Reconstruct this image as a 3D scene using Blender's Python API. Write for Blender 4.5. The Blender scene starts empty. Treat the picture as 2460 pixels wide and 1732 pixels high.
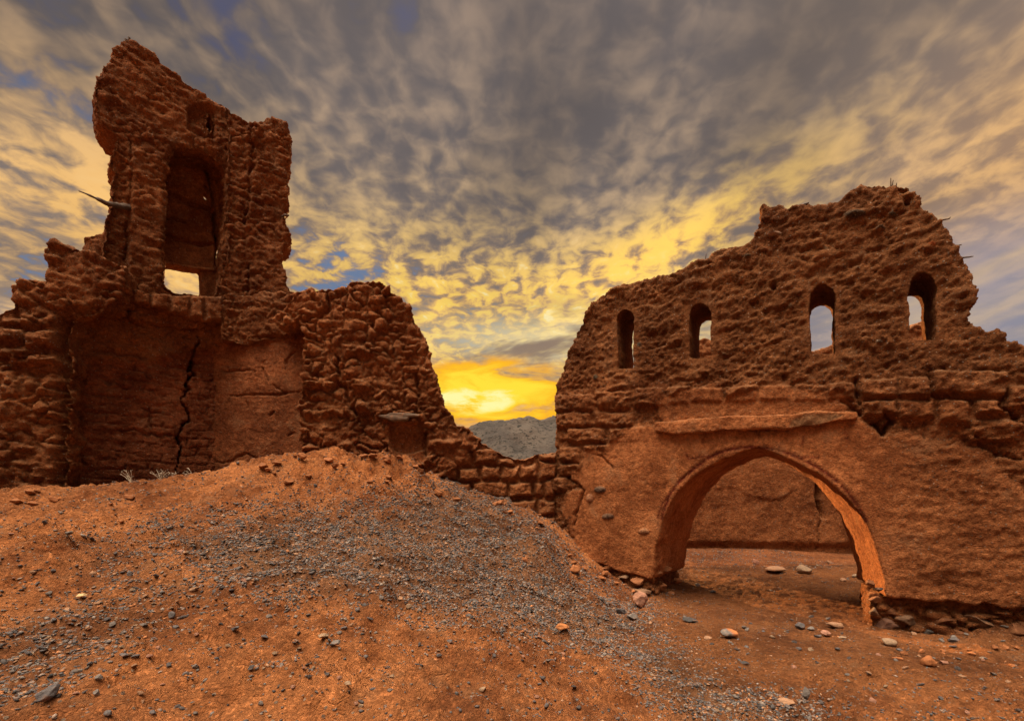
import bpy, bmesh, math, random
import numpy as np
from mathutils import Vector
random.seed(7)
RNG = np.random.RandomState(11)
C = bpy.context.scene.collection
SC = bpy.context.scene

# ------------------------------------------------------------------ camera
CZ = 1.5            # eye height
FPX, CX, HY = 1093.0, 1230.0, 1200.0     # focal length and horizon, in pixels of the photograph
cam = bpy.data.cameras.new('camera')
cam.sensor_width = 36.0
cam.lens = 36.0 * FPX / 2460.0
cam.shift_y = (HY - 866.0) / 2460.0
cam.clip_start = 0.05
cam.clip_end = 6000
camo = bpy.data.objects.new('camera', cam)
camo.location = (0, 0, CZ)
camo.rotation_euler = (math.radians(90), 0, 0)
C.objects.link(camo)
SC.camera = camo
SC.view_settings.view_transform = 'Standard'
SC.view_settings.look = 'None'
SC.view_settings.exposure = 1.15     # exposed for the shaded side of the ruins
SC.view_settings.gamma = 1.0

# ------------------------------------------------------------------ node helper
class NB:
    """small expression builder over a node tree"""
    def __init__(s, nt): s.nt = nt
    def n(s, t, **k):
        o = s.nt.nodes.new(t)
        for a, b in k.items(): setattr(o, a, b)
        return o
    def put(s, sock, v):
        if isinstance(v, bpy.types.NodeSocket): s.nt.links.new(v, sock)
        elif isinstance(v, (tuple, list)):
            v = tuple(v)
            if len(sock.default_value) == 4 and len(v) == 3: v = v + (1,)
            sock.default_value = v
        else: sock.default_value = v
    def m(s, op, a, b=None, c=None, clamp=False):
        o = s.n('ShaderNodeMath', operation=op, use_clamp=clamp)
        s.put(o.inputs[0], a)
        if b is not None: s.put(o.inputs[1], b)
        if c is not None: s.put(o.inputs[2], c)
        return o.outputs[0]
    def add(s, a, b): return s.m('ADD', a, b)
    def sub(s, a, b): return s.m('SUBTRACT', a, b)
    def mul(s, a, b): return s.m('MULTIPLY', a, b)
    def div(s, a, b): return s.m('DIVIDE', a, b)
    def ss(s, x, lo, hi, a=0.0, b=1.0):
        o = s.n('ShaderNodeMapRange', interpolation_type='SMOOTHSTEP')
        s.put(o.inputs[0], x); o.inputs[1].default_value = lo; o.inputs[2].default_value = hi
        o.inputs[3].default_value = a; o.inputs[4].default_value = b
        return o.outputs[0]
    def mix(s, f, a, b, mode='MIX'):
        o = s.n('ShaderNodeMix', data_type='RGBA', blend_type=mode)
        s.put(o.inputs[0], f); s.put(o.inputs[6], a); s.put(o.inputs[7], b)
        return o.outputs[2]
    def noise(s, vec, scale, detail=4, rough=.5, dist=0.0, out=0):
        o = s.n('ShaderNodeTexNoise')
        if vec is not None: s.put(o.inputs['Vector'], vec)
        o.inputs['Scale'].default_value = scale; o.inputs['Detail'].default_value = detail
        o.inputs['Roughness'].default_value = rough; o.inputs['Distortion'].default_value = dist
        return o.outputs[out]
    def vor(s, vec, scale, feature='F1', rand=1.0):
        o = s.n('ShaderNodeTexVoronoi', feature=feature)
        if vec is not None: s.put(o.inputs['Vector'], vec)
        o.inputs['Scale'].default_value = scale
        if 'Randomness' in o.inputs: o.inputs['Randomness'].default_value = rand
        return o.outputs
    def xyz(s, x, y, z):
        o = s.n('ShaderNodeCombineXYZ')
        s.put(o.inputs[0], x); s.put(o.inputs[1], y); s.put(o.inputs[2], z)
        return o.outputs[0]
    def gauss(s, x, y, cx, cy, wx, wy):
        a = s.m('POWER', s.div(s.sub(x, cx), wx), 2.0)
        b = s.m('POWER', s.div(s.sub(y, cy), wy), 2.0)
        return s.m('EXPONENT', s.mul(s.add(a, b), -1.0))

def srgb(r, g, b):
    f = lambda c: ((c/255.0)/12.92 if c/255.0 <= .04045 else ((c/255.0+.055)/1.055)**2.4)
    return (f(r), f(g), f(b))

# ------------------------------------------------------------------ world: sunset sky with drifting cloud
def build_world():
    w = bpy.data.worlds.new("World"); SC.world = w; w.use_nodes = True
    nt = w.node_tree; nt.nodes.clear(); b = NB(nt)
    tc = b.n('ShaderNodeTexCoord'); sp = b.n('ShaderNodeSeparateXYZ')
    nt.links.new(tc.outputs['Generated'], sp.inputs[0])
    x, y, z = sp.outputs
    zc = b.m('MAXIMUM', z, 0.0)
    el = b.m('ARCSINE', z)
    az = b.m('ARCTAN2', x, y)                       # 0 = straight ahead, + to the right
    # cloud deck: flat sheet overhead, drawn out along the wind (towards the sunset)
    q = b.add(zc, 0.13)
    u = b.div(x, q); v = b.div(y, q)
    wrp = b.noise(b.xyz(u, v, 0.0), 1.6, 3, .5)
    u2 = b.add(u, b.mul(b.sub(wrp, .5), .18))
    high = b.ss(el, .44, .66)                         # 1 high up: blurred by the wind, streaky
    soft = b.noise(b.xyz(u2, b.mul(v, .95), 4.2), 19.0, 3, .45, .3)
    strk = b.noise(b.xyz(u2, b.mul(v, .52), 6.1), 8.0, 3, .5, .2)
    crisp = b.noise(b.xyz(u2, b.mul(v, .95), 8.0), 14.0, 5, .54, .35)
    slow = b.noise(b.xyz(u2, b.mul(v, .5), 1.7), 2.2, 3, .5)
    t_hi = b.add(b.mul(soft, .60), b.mul(strk, .40))
    t_lo = b.add(b.mul(crisp, .72), b.mul(slow, .28))
    tex = b.add(b.mul(t_hi, high), b.mul(t_lo, b.sub(1.0, high)))
    tex = b.add(.5, b.mul(b.sub(tex, .5), b.sub(1.0, b.mul(high, .44))))
    # sun-side factors
    g_core = b.gauss(az, el, -.05, .228, .19, .066)
    g_mid = b.gauss(b.add(az, b.mul(el, .35)), el, .02, .37, .38, .13)
    g_arm = b.gauss(az, b.sub(el, b.mul(az, .24)), .33, .405, .24, .055)     # bright edge rising to the right
    g_left = b.gauss(az, el, -.72, .42, .26, .17)
    g_right = b.gauss(az, el, .85, .46, .28, .16)
    warm = b.m('MINIMUM', b.add(b.add(g_mid, b.mul(g_left, .62)), b.add(b.mul(g_arm, .85), b.mul(g_right, .35))), 1.0)
    # colours
    shade = b.mix(b.ss(el, .28, .62), srgb(150, 131, 118), srgb(104, 96, 95))
    shade = b.mix(b.mul(b.ss(az, .2, .9), .5), shade, srgb(140, 122, 108))
    lit_far = b.mix(b.ss(el, .45, .85), srgb(200, 168, 134), srgb(150, 130, 115))
    lit = b.mix(warm, lit_far, srgb(255, 194, 102))
    th = b.sub(.505, b.mul(warm, .06))
    litf = b.ss(b.div(b.sub(tex, th), .14), -.60, 1.05)
    litf = b.mul(litf, b.sub(1.0, b.mul(b.mul(high, b.ss(az, -.75, -.1, .10, .50)), b.ss(slow, .60, .40))))
    litf = b.m('MINIMUM', b.mul(litf, b.add(1.0, b.mul(warm, .15))), 1.0)
    col = b.mix(litf, shade, lit)
    # brightest cores near the sun
    col = b.mix(b.mul(b.mul(b.ss(tex, .45, .57), b.m('MINIMUM', b.add(g_mid, b.mul(g_arm, .7)), 1.0)), .9), col, srgb(255, 216, 100))
    col = b.mix(b.mul(b.mul(b.ss(tex, .57, .66), g_mid), .85), col, srgb(255, 248, 200))
    # open blue between the clouds
    spots = b.add(b.gauss(az, el, -.80, .56, .13, .07), b.add(b.gauss(az, el, -.56, .74, .10, .09), b.add(b.gauss(az, el, -.35, .46, .12, .09), b.add(b.gauss(az, el, -.95, .76, .12, .09), b.gauss(az, el, -.22, .79, .12, .06)))))
    gap = b.add(tex, b.mul(b.sub(slow, .5), .35))
    hole = b.ss(b.sub(gap, b.mul(spots, .12)), .28, .40, 1.0, 0.0)
    hole = b.mul(hole, b.ss(az, -.25, .2, 1.0, .12))
    blue = b.mix(b.ss(el, .40, .72), srgb(112, 136, 172), srgb(80, 88, 126))
    col = b.mix(b.mul(b.mul(hole, .85), b.sub(1.0, b.mul(high, .35))), col, blue)
    # big slow light/dark variation
    big = b.ss(slow, .36, .64, .84, 1.10)
    col = b.mix(1.0, col, b.xyz(big, big, big), 'MULTIPLY')
    # pale clear strip and grey bars under the deck
    band = b.gauss(az, el, .08, .335, .26, .050)
    col = b.mix(b.mul(band, .70), col, srgb(246, 226, 170))
    bars = b.noise(b.xyz(b.mul(az, 1.0), b.mul(b.sub(el, b.mul(az, .10)), 4.2), 3.0), 3.6, 5, .6, .4)
    barm = b.mul(b.ss(bars, .47, .60), b.gauss(az, el, .06, .325, .40, .075))
    col = b.mix(b.mul(barm, .95), col, srgb(140, 118, 104))
    # right of the sun, low: blue-grey veil with pale streaks
    veil = b.mul(b.ss(az, .35, .75), b.ss(el, .34, .46, 1.0, 0.0))
    streak = b.noise(b.xyz(az, b.mul(b.sub(el, b.mul(az, .25)), 4.0), 9.0), 3.0, 4, .5)
    vc = b.mix(b.ss(streak, .4, .62), srgb(140, 142, 160), srgb(205, 180, 150))
    col = b.mix(b.mul(veil, .8), col, vc)
    col = b.mix(b.mul(b.gauss(az, el, .98, .47, .30, .14), .30), col, srgb(222, 160, 96))
    # golden glow at the sun
    gn = b.noise(b.xyz(b.mul(az, 1.0), b.mul(el, 3.5), 5.0), 9.0, 5, .6, .6)
    core = b.ss(b.mul(g_core, b.add(1.0, b.mul(b.sub(gn, .5), 2.6))), .16, .55)
    glow = b.mix(b.ss(b.mul(g_core, b.add(1.0, b.mul(b.sub(gn, .5), 1.8))), .38, .85), srgb(255, 180, 34), srgb(255, 226, 62))
    glow = b.mix(b.ss(b.mul(b.gauss(az, el, -.09, .212, .15, .028), b.add(1.0, b.mul(b.sub(gn, .5), 4.0))), .35, .95), glow, srgb(255, 248, 165))
    col = b.mix(core, col, glow)
    # horizon
    hz = b.ss(el, .10, .185, 1.0, 0.0)
    hc = b.mix(b.ss(b.m('ABSOLUTE', b.add(az, .05)), .0, .6), srgb(236, 160, 92), srgb(190, 160, 140))
    col = b.mix(b.mul(hz, .9), col, hc)
    # bright sky patch added overhead, out of view, to light the ground and walls
    dt = b.add(b.add(b.mul(x, FILL_DIR[0]), b.mul(y, FILL_DIR[1])), b.mul(z, FILL_DIR[2]))
    back = b.m('POWER', b.ss(dt, .80, 1.0), 1.5)
    col = b.mix(b.ss(y, .05, -.3), col, (.20, .16, .135))
    col = b.mix(back, col, (FILL_R, FILL_G, FILL_B))
    below = b.ss(z, -.02, -.12)
    col = b.mix(below, col, (.05, .03, .02))
    bg = b.n('ShaderNodeBackground'); b.put(bg.inputs[0], col); bg.inputs[1].default_value = .45
    out = b.n('ShaderNodeOutputWorld'); nt.links.new(bg.outputs[0], out.inputs[0])
    try:
        w.cycles.sampling_method = 'MANUAL'; w.cycles.sample_map_resolution = 512
    except Exception: pass
FILL_R, FILL_G, FILL_B = 17.0, 13.2, 9.7
FILL_DIR = Vector((-.17, -.20, .93)).normalized()
build_world()

# the low sun, behind the ruin and to the left of the arch
SUN_DIR = Vector((-.36, 1.0, .25)).normalized()     # towards the sun
sl = bpy.data.lights.new('sun', 'SUN'); sl.energy = 5.0; sl.angle = math.radians(0.6); sl.color = (1.0, .52, .19)
so = bpy.data.objects.new('sun', sl); C.objects.link(so); so.location = (-10, 28, 8)
so.rotation_euler = SUN_DIR.to_track_quat('Z', 'Y').to_euler()

# ------------------------------------------------------------------ numpy noise
def _h(ix, iy, iz, seed=0):
    with np.errstate(over='ignore'):
        h = (ix.astype(np.uint32)*np.uint32(374761393) + iy.astype(np.uint32)*np.uint32(668265263)
             + iz.astype(np.uint32)*np.uint32(2147483647) + np.uint32(seed*1013904223 % 4294967291))
        h ^= h >> np.uint32(13); h *= np.uint32(1274126177)
        h ^= h >> np.uint32(16); h *= np.uint32(2246822519); h ^= h >> np.uint32(13)
    return h
def _r(h): return (h & np.uint32(0xffffff)).astype(np.float32) / np.float32(16777216.0)
def noise3(p, seed=0):
    """value-gradient noise, about -1..1"""
    p = np.asarray(p, np.float32); i = np.floor(p).astype(np.int64); f = (p - i).astype(np.float32)
    u = f*f*f*(f*(f*6-15)+10)
    acc = 0
    for dx in (0, 1):
        wx = u[:, 0] if dx else 1-u[:, 0]
        for dy in (0, 1):
            wy = u[:, 1] if dy else 1-u[:, 1]
            for dz in (0, 1):
                wz = u[:, 2] if dz else 1-u[:, 2]
                h = _h(i[:, 0]+dx, i[:, 1]+dy, i[:, 2]+dz, seed)
                gx = _r(h)*2-1; gy = _r(h >> np.uint32(4) ^ h*np.uint32(3))*2-1; gz_ = _r(h >> np.uint32(8))*2-1
                acc = acc + wx*wy*wz*(gx*(f[:, 0]-dx)+gy*(f[:, 1]-dy)+gz_*(f[:, 2]-dz))
    return acc*1.9
def fbm(p, o=4, seed=0, gain=.5, ridged=False):
    p = np.asarray(p, np.float32); a = 1.0; s = 0; t = 0
    for k in range(o):
        n = noise3(p*(2.03**k)+k*17.3, seed+k)
        if ridged: n = 1-2*np.abs(n)
        s = s+a*n; t += a; a *= gain
    return s/t
def voro(p, seed=0, jit=.9):
    """F1, F2, cell random"""
    p = np.asarray(p, np.float32); i = np.floor(p).astype(np.int64)
    N = len(p); d1 = np.full(N, 9.0, np.float32); d2 = d1.copy(); c = np.zeros(N, np.float32)
    for dx in (-1, 0, 1):
        for dy in (-1, 0, 1):
            for dz in (-1, 0, 1):
                a = i[:, 0]+dx; b_ = i[:, 1]+dy; g = i[:, 2]+dz
                h = _h(a, b_, g, seed)
                rx = _r(h); ry = _r(h*np.uint32(5) ^ (h >> np.uint32(7))); rz = _r(h >> np.uint32(8))
                q = ((a+.5+(rx-.5)*jit-p[:, 0])**2+(b_+.5+(ry-.5)*jit-p[:, 1])**2+(g+.5+(rz-.5)*jit-p[:, 2])**2)
                q = np.sqrt(q).astype(np.float32)
                near = q < d1
                d2 = np.where(near, d1, np.minimum(d2, q)); c = np.where(near, _r(h*np.uint32(11)), c); d1 = np.where(near, q, d1)
    return d1, d2, c
def sstep(x, a, b):
    t = np.clip((x-a)/(b-a), 0, 1); return t*t*(3-2*t)
def seg_dist(px, py, pts):
    """distance to a polyline, and the run-length parameter 0..1 at the nearest point"""
    best = np.full(len(px), 1e9, np.float32); par = np.zeros(len(px), np.float32); n = len(pts)-1
    for k in range(n):
        ax, ay = pts[k]; bx, by = pts[k+1]; dx, dy = bx-ax, by-ay
        t = np.clip(((px-ax)*dx+(py-ay)*dy)/(dx*dx+dy*dy+1e-9), 0, 1)
        d = np.hypot(px-ax-t*dx, py-ay-t*dy)
        m = d < best; best = np.where(m, d, best); par = np.where(m, (k+t)/n, par)
    return best, par
def poly_sd(px, py, pts):
    """signed distance to a polygon, positive inside"""
    d, _ = seg_dist(px, py, list(pts)+[pts[0]])
    ins = np.zeros(len(px), bool); n = len(pts)
    for k in range(n):
        x1, y1 = pts[k]; x2, y2 = pts[(k+1) % n]
        c = ((y1 > py) != (y2 > py)) & (px < (x2-x1)*(py-y1)/((y2-y1) if y2 != y1 else 1e-9)+x1)
        ins ^= c
    return np.where(ins, d, -d)

# ------------------------------------------------------------------ object helpers
def tag(o, label=None, cat=None, group=None, kind=None):
    if label: o['label'] = label
    if cat: o['category'] = cat
    if group: o['group'] = group
    if kind: o['kind'] = kind
    return o
def empty(name, loc, label, cat, group=None):
    o = bpy.data.objects.new(name, None); C.objects.link(o); o.location = loc; o.empty_display_size = .2
    return tag(o, label, cat, group)
def mesh_obj(name, V, F, mat, parent=None, tint=None, smooth=True, origin=None):
    """V in world coordinates; the object sits at its parent's base or at 'origin'"""
    V = np.asarray(V, np.float32)
    org = np.array(origin if origin is not None else (parent.location if parent else (0, 0, 0)), np.float32)
    me = bpy.data.meshes.new(name)
    F = np.asarray(F)
    if F.ndim == 2:
        nf, k = F.shape
        me.vertices.add(len(V)); me.vertices.foreach_set('co', (V-org).ravel())
        me.loops.add(nf*k); me.loops.foreach_set('vertex_index', F.astype(np.int32).ravel())
        me.polygons.add(nf); me.polygons.foreach_set('loop_start', np.arange(0, nf*k, k, dtype=np.int32))
        me.update(calc_edges=True)
    else:
        me.from_pydata([tuple(v) for v in (V-org)], [], [tuple(f) for f in F]); me.update()
    if smooth: me.polygons.foreach_set('use_smooth', np.ones(len(me.polygons), bool))
    if tint is not None:
        a = me.color_attributes.new('tint', 'FLOAT_COLOR', 'POINT')
        t = np.ones((len(V), 4), np.float32); t[:, :tint.shape[1]] = tint
        a.data.foreach_set('color', t.ravel())
    me.materials.append(mat)
    o = bpy.data.objects.new(name, me); C.objects.link(o)
    if parent: o.parent = parent
    else: o.location = [float(q) for q in org]
    return o

# ------------------------------------------------------------------ materials
def earth_material(name, col_a, col_b, bump=1.0, pebbles=1.0, scale=1.0, usetint=True, DUST=.5):
    m = bpy.data.materials.new(name); m.use_nodes = True; nt = m.node_tree; nt.nodes.clear(); b = NB(nt)
    tc = b.n('ShaderNodeTexCoord').outputs['Object']
    at = b.n('ShaderNodeAttribute', attribute_name='tint')
    big = b.noise(tc, 1.3*scale, 4, .6)
    mid = b.noise(tc, 9*scale, 5, .65)
    fine = b.noise(tc, 60*scale, 5, .7)
    col = b.mix(b.ss(b.add(b.mul(big, .6), b.mul(mid, .4)), .36, .64), col_a, col_b)
    var = b.ss(b.add(b.mul(fine, .5), b.mul(b.noise(tc, 24*scale, 5, .7), .5)), .36, .64, .62, 1.30)
    col = b.mix(1.0, col, b.xyz(var, var, var), 'MULTIPLY')
    if usetint: col = b.mix(1.0, col, at.outputs['Color'], 'MULTIPLY')
    smooth = at.outputs['Alpha']                     # 1 rough earth, lower = plaster
    # little stones caught in the mud
    vo = b.n('ShaderNodeTexVoronoi', feature='F1'); b.put(vo.inputs['Vector'], tc); vo.inputs['Scale'].default_value = 34*scale
    vs = b.n('ShaderNodeSeparateColor'); nt.links.new(vo.outputs['Color'], vs.inputs[0])
    peb = b.mul(b.ss(vo.outputs['Distance'], .22, .30, 1.0, 0.0), b.ss(vs.outputs[0], .80, .82))
    peb = b.mul(b.mul(peb, pebbles), smooth)
    pc = b.mix(vs.outputs[1], (.10, .085, .075), (.42, .33, .25))
    col = b.mix(peb, col, pc)
    nrm = b.n('ShaderNodeNewGeometry'); nsp = b.n('ShaderNodeSeparateXYZ'); nt.links.new(nrm.outputs['Normal'], nsp.inputs[0])
    dust = b.mul(b.ss(nsp.outputs[2], .25, .95), b.ss(mid, .38, .62, .10, DUST))
    col = b.mix(dust, col, (.43, .245, .13))
    pale = b.ss(b.noise(tc, 2.7*scale, 5, .7), .54, .68, 0, .40)
    col = b.mix(pale, col, (.30, .165, .088))
    # relief
    cr = b.n('ShaderNodeTexVoronoi', feature='DISTANCE_TO_EDGE')
    wv = b.n('ShaderNodeVectorMath', operation='ADD'); nt.links.new(tc, wv.inputs[0])
    wn = b.n('ShaderNodeTexNoise'); nt.links.new(tc, wn.inputs['Vector']); wn.inputs['Scale'].default_value = 12*scale
    wsc = b.n('ShaderNodeVectorMath', operation='SCALE'); nt.links.new(wn.outputs['Color'], wsc.inputs[0]); wsc.inputs['Scale'].default_value = .10
    nt.links.new(wsc.outputs[0], wv.inputs[1]); nt.links.new(wv.outputs[0], cr.inputs['Vector']); cr.inputs['Scale'].default_value = 8*scale
    crk = b.ss(cr.outputs['Distance'], .0, .05)
    crk = b.m('MAXIMUM', crk, b.ss(mid, .50, .46))
    grit = b.noise(tc, 26*scale, 6, .75)
    h = b.add(b.mul(mid, .045), b.mul(fine, .022))
    h = b.add(h, b.mul(b.ss(grit, .36, .62), .020))
    nub = b.n('ShaderNodeTexVoronoi', feature='F1'); nt.links.new(wv.outputs[0], nub.inputs['Vector']); nub.inputs['Scale'].default_value = 33*scale
    h = b.add(h, b.mul(b.sub(1.0, nub.outputs['Distance']), .013))
    cr2 = b.n('ShaderNodeTexVoronoi', feature='DISTANCE_TO_EDGE'); nt.links.new(wv.outputs[0], cr2.inputs['Vector']); cr2.inputs['Scale'].default_value = 21*scale
    h = b.add(h, b.mul(crk, .012))
    h = b.add(h, b.mul(b.ss(cr2.outputs['Distance'], .0, .09), .007))
    h = b.mul(h, b.add(.25, b.mul(smooth, .75)))
    h = b.add(h, b.mul(peb, .008))
    bp = b.n('ShaderNodeBump'); bp.inputs['Strength'].default_value = min(1, bump); bp.inputs['Distance'].default_value = max(1, bump)
    b.put(bp.inputs['Height'], h)
    p = b.n('ShaderNodeBsdfPrincipled'); b.put(p.inputs['Base Color'], col); p.inputs['Roughness'].default_value = .95
    p.inputs['Specular IOR Level'].default_value = .12
    nt.links.new(bp.outputs[0], p.inputs['Normal'])
    o = b.n('ShaderNodeOutputMaterial'); nt.links.new(p.outputs[0], o.inputs[0])
    return m
def stone_material(name, scale=1.0, rough=.8):
    m = bpy.data.materials.new(name); m.use_nodes = True; nt = m.node_tree; nt.nodes.clear(); b = NB(nt)
    tc = b.n('ShaderNodeTexCoord').outputs['Object']
    at = b.n('ShaderNodeAttribute', attribute_name='tint')
    n1 = b.noise(tc, 14*scale, 6, .65); n2 = b.noise(tc, 90*scale, 4, .7)
    var = b.ss(b.add(b.mul(n1, .6), b.mul(n2, .4)), .3, .7, .62, 1.35)
    col = b.mix(1.0, at.outputs['Color'], b.xyz(var, var, var), 'MULTIPLY')
    dust = b.ss(n1, .52, .66, 0, .5)
    col = b.mix(dust, col, (.30, .14, .065))
    bp = b.n('ShaderNodeBump'); bp.inputs['Strength'].default_value = .7; bp.inputs['Distance'].default_value = .02
    b.put(bp.inputs['Height'], b.add(n1, b.mul(n2, .3)))
    p = b.n('ShaderNodeBsdfPrincipled'); b.put(p.inputs['Base Color'], col); p.inputs['Roughness'].default_value = rough
    p.inputs['Specular IOR Level'].default_value = .25
    nt.links.new(bp.outputs[0], p.inputs['Normal'])
    o = b.n('ShaderNodeOutputMaterial'); nt.links.new(p.outputs[0], o.inputs[0])
    return m
def wood_material(name, c1, c2):
    m = bpy.data.materials.new(name); m.use_nodes = True; nt = m.node_tree; nt.nodes.clear(); b = NB(nt)
    tc = b.n('ShaderNodeTexCoord').outputs['Object']
    mp = b.n('ShaderNodeMapping'); nt.links.new(tc, mp.inputs[0]); mp.inputs['Scale'].default_value = (3, 30, 30)
    n = b.noise(mp.outputs[0], 4, 5, .6)
    col = b.mix(n, c1, c2)
    bp = b.n('ShaderNodeBump'); bp.inputs['Distance'].default_value = .01; b.put(bp.inputs['Height'], n)
    p = b.n('ShaderNodeBsdfPrincipled'); b.put(p.inputs['Base Color'], col); p.inputs['Roughness'].default_value = .85
    nt.links.new(bp.outputs[0], p.inputs['Normal'])
    o = b.n('ShaderNodeOutputMaterial'); nt.links.new(p.outputs[0], o.inputs[0])
    return m
M_WALL = earth_material('mud_brick', (.175, .058, .020), (.39, .152, .058), 1.0, 1.0)
M_GROUND = earth_material('dry_soil', (.20, .060, .018), (.56, .215, .074), 1.0, .9, .9, DUST=.12)
M_STONE = stone_material('slate_stone')
M_GRAVEL = stone_material('gravel', 1.0)
M_WOOD = wood_material('weathered_wood', (.035, .022, .016), (.10, .065, .042))
M_DRY = wood_material('dry_stems', (.30, .24, .17), (.5, .42, .32))

# ------------------------------------------------------------------ the ground
CP = []
def cp(px, *rows):
    for py, Y in rows: CP.append(((px-CX)/FPX*Y, Y, CZ-(py-HY)/FPX*Y))
cp(0, (1732, 1.9), (1600, 2.4), (1450, 3.1), (1330, 3.9), (1250, 4.6), (1196, 5.4))
cp(250, (1732, 1.9), (1500, 2.9), (1350, 3.8), (1250, 4.8), (1172, 5.7))
cp(560, (1732, 2.0), (1500, 2.9), (1350, 3.9), (1220, 5.2), (1124, 6.3))
cp(800, (1732, 2.1), (1500, 3.0), (1350, 4.1), (1220, 5.5), (1100, 6.6))
cp(1000, (1732, 2.2), (1550, 3.0), (1400, 4.2), (1260, 5.6), (1145, 6.9))
cp(1150, (1732, 2.3), (1560, 3.2), (1420, 4.5), (1290, 6.0), (1200, 7.1))
cp(1300, (1732, 2.5), (1600, 3.2), (1480, 4.5), (1360, 5.8), (1245, 7.3))
cp(1440, (1732, 2.7), (1610, 3.6), (1510, 4.9), (1435, 5.9), (1385, 6.75))
cp(1600, (1732, 2.9), (1600, 3.9), (1500, 5.2), (1445, 6.6), (1395, 7.8), (1350, 9.2), (1318, 10.9))
cp(1850, (1732, 3.0), (1600, 4.0), (1500, 5.3), (1400, 7.6), (1350, 9.4), (1320, 10.9))
cp(2110, (1732, 3.0), (1600, 3.9), (1530, 5.0), (1400, 7.4), (1335, 10.5))
cp(2460, (1732, 2.9), (1640, 3.6), (1590, 4.2))
for q in ((0, 0, .55), (0, -3, .5), (-4, -.5, .8), (4, -.5, .15), (-8, 3, 1.2), (7.5, 3, .05), (8, 8, .2), (7, 13, .3), (2, 13, .4),
          (-2, 9.5, 1.4), (-5.3, 6.95, 1.62), (-4.3, 7.1, 1.78), (-8, 9, 1.3), (0, 13, .7), (.5, 9, 1.0), (-10, 6, 1.3), (-6.6, 6.3, 1.6), (1.5, 8.6, .6)):
    CP.append(q)
CPA = np.array(CP, np.float64)
def _tps(r2): return .5*r2*np.log(r2+1e-9)
def _fit():
    P = CPA[:, :2]; n = len(P)
    K = _tps(((P[:, None]-P[None])**2).sum(-1)) + np.eye(n)*.02
    Q = np.hstack([np.ones((n, 1)), P]); A = np.zeros((n+3, n+3)); A[:n, :n] = K; A[:n, n:] = Q; A[n:, :n] = Q.T
    return np.linalg.solve(A, np.concatenate([CPA[:, 2], np.zeros(3)]))
GW = _fit()
def ground_base(x, y):
    x = np.asarray(x, np.float64).ravel(); y = np.asarray(y, np.float64).ravel()
    xc = np.clip(x, -11, 10); yc = np.clip(y, -4, 14)
    z = GW[-3]+GW[-2]*xc+GW[-1]*yc
    for k in range(len(CPA)):
        z = z+GW[k]*_tps((xc-CPA[k, 0])**2+(yc-CPA[k, 1])**2)
    far = sstep(np.maximum(np.abs(x), np.abs(y-4)), 9, 26)
    return z*(1-far)+.4*far
def ground_px(x, y, z):
    yy = np.maximum(y, .2); return CX+FPX*x/yy, HY-FPX*(z-CZ)/yy
ARCH_FLOOR = [(1560, 1480), (1640, 1320), (2090, 1320), (2140, 1540), (1900, 1640), (1650, 1560)]
def gz(x, y):
    x = np.asarray(x, np.float64).ravel(); y = np.asarray(y, np.float64).ravel()
    z = ground_base(x, y)
    p = np.stack([x, y, np.zeros_like(x)], 1)
    px, py = ground_px(x, y, z)
    flat = sstep(px, 1350, 1650)*sstep(y, 2.5, 4.5)           # the trodden yard is smoother
    a = 1-.72*flat
    crust = fbm(p*2.6+3, 4, 13)
    z = z+a*(.10*fbm(p*1.15, 4, 3)+.050*fbm(p*4.2, 4, 9, .55)+.016*fbm(p*14, 3, 21, .6)+.045*sstep(crust, .02, .10)-.06*np.maximum(0, fbm(p*3.1, 3, 23, .5, True)-.4))+.006*fbm(p*22, 2, 29)
    c1_, c2_, cc = voro(p*np.array([7.5, 7.5, 1])+.5*fbm(p*4, 2, 91)[:, None], 15)
    z = z+a*.10*np.maximum(0, .55-c1_)*(cc > .55)*sstep(fbm(p*1.4, 3, 93), -.35, .15)
    # clods along the crest and on the left shoulder
    rid = np.exp(-((py-1140)/45.0)**2)*sstep(px, 560, 800)*sstep(px, 1150, 960)*(y > 4)
    f1, f2, _ = voro(p*np.array([3.6, 3.6, 1]), 5)
    z = z+rid*(.24*np.maximum(0, 1-f1*1.4)+.09*fbm(p*6, 3, 45, ridged=True))
    lef = np.exp(-((px-90)/120.0)**2-((py-1330)/70.0)**2)*(y > 1.5)
    z = z+lef*(.22*fbm(p*2.6, 4, 31, ridged=True))
    lip = np.exp(-((px-1292)/55.0)**2-((py-1352)/38.0)**2)*(y > 4)
    z = z+lip*(.16+.14*fbm(p*4.5, 4, 35, ridged=True))
    lump = np.exp(-((px-560)/330.0)**2-((py-1620)/70.0)**2)*(y > 1.2)+.8*np.exp(-((px-880)/230.0)**2-((py-1665)/50.0)**2)*(y > 1.2)
    z = z+lump*.05+lump*.04*fbm(p*3.2, 3, 41)
    # clod ring in the yard, lower right
    z = z+.09*np.exp(-(((px-2070)/75.0)**2+((py-1625)/24.0)**2))*(y > 1.2)*(1+.8*fbm(p*9, 3, 55))
    z = z+.12*np.exp(-(((px-2400)/90.0)**2+((py-1545)/38.0)**2))*(y > 1.2)*(1+.8*fbm(p*7, 3, 56))
    return z
def hit(px, py, y0=1.4, y1=13.5):
    """ground point seen at a pixel of the photograph"""
    Y = np.linspace(y0, y1, 700); X = (px-CX)/FPX*Y; Z = CZ-(py-HY)/FPX*Y
    g = gz(X, Y); k = np.argmax(Z <= g)
    if not (Z <= g).any(): k = -1
    return float(X[k]), float(Y[k]), float(g[k])

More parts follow.
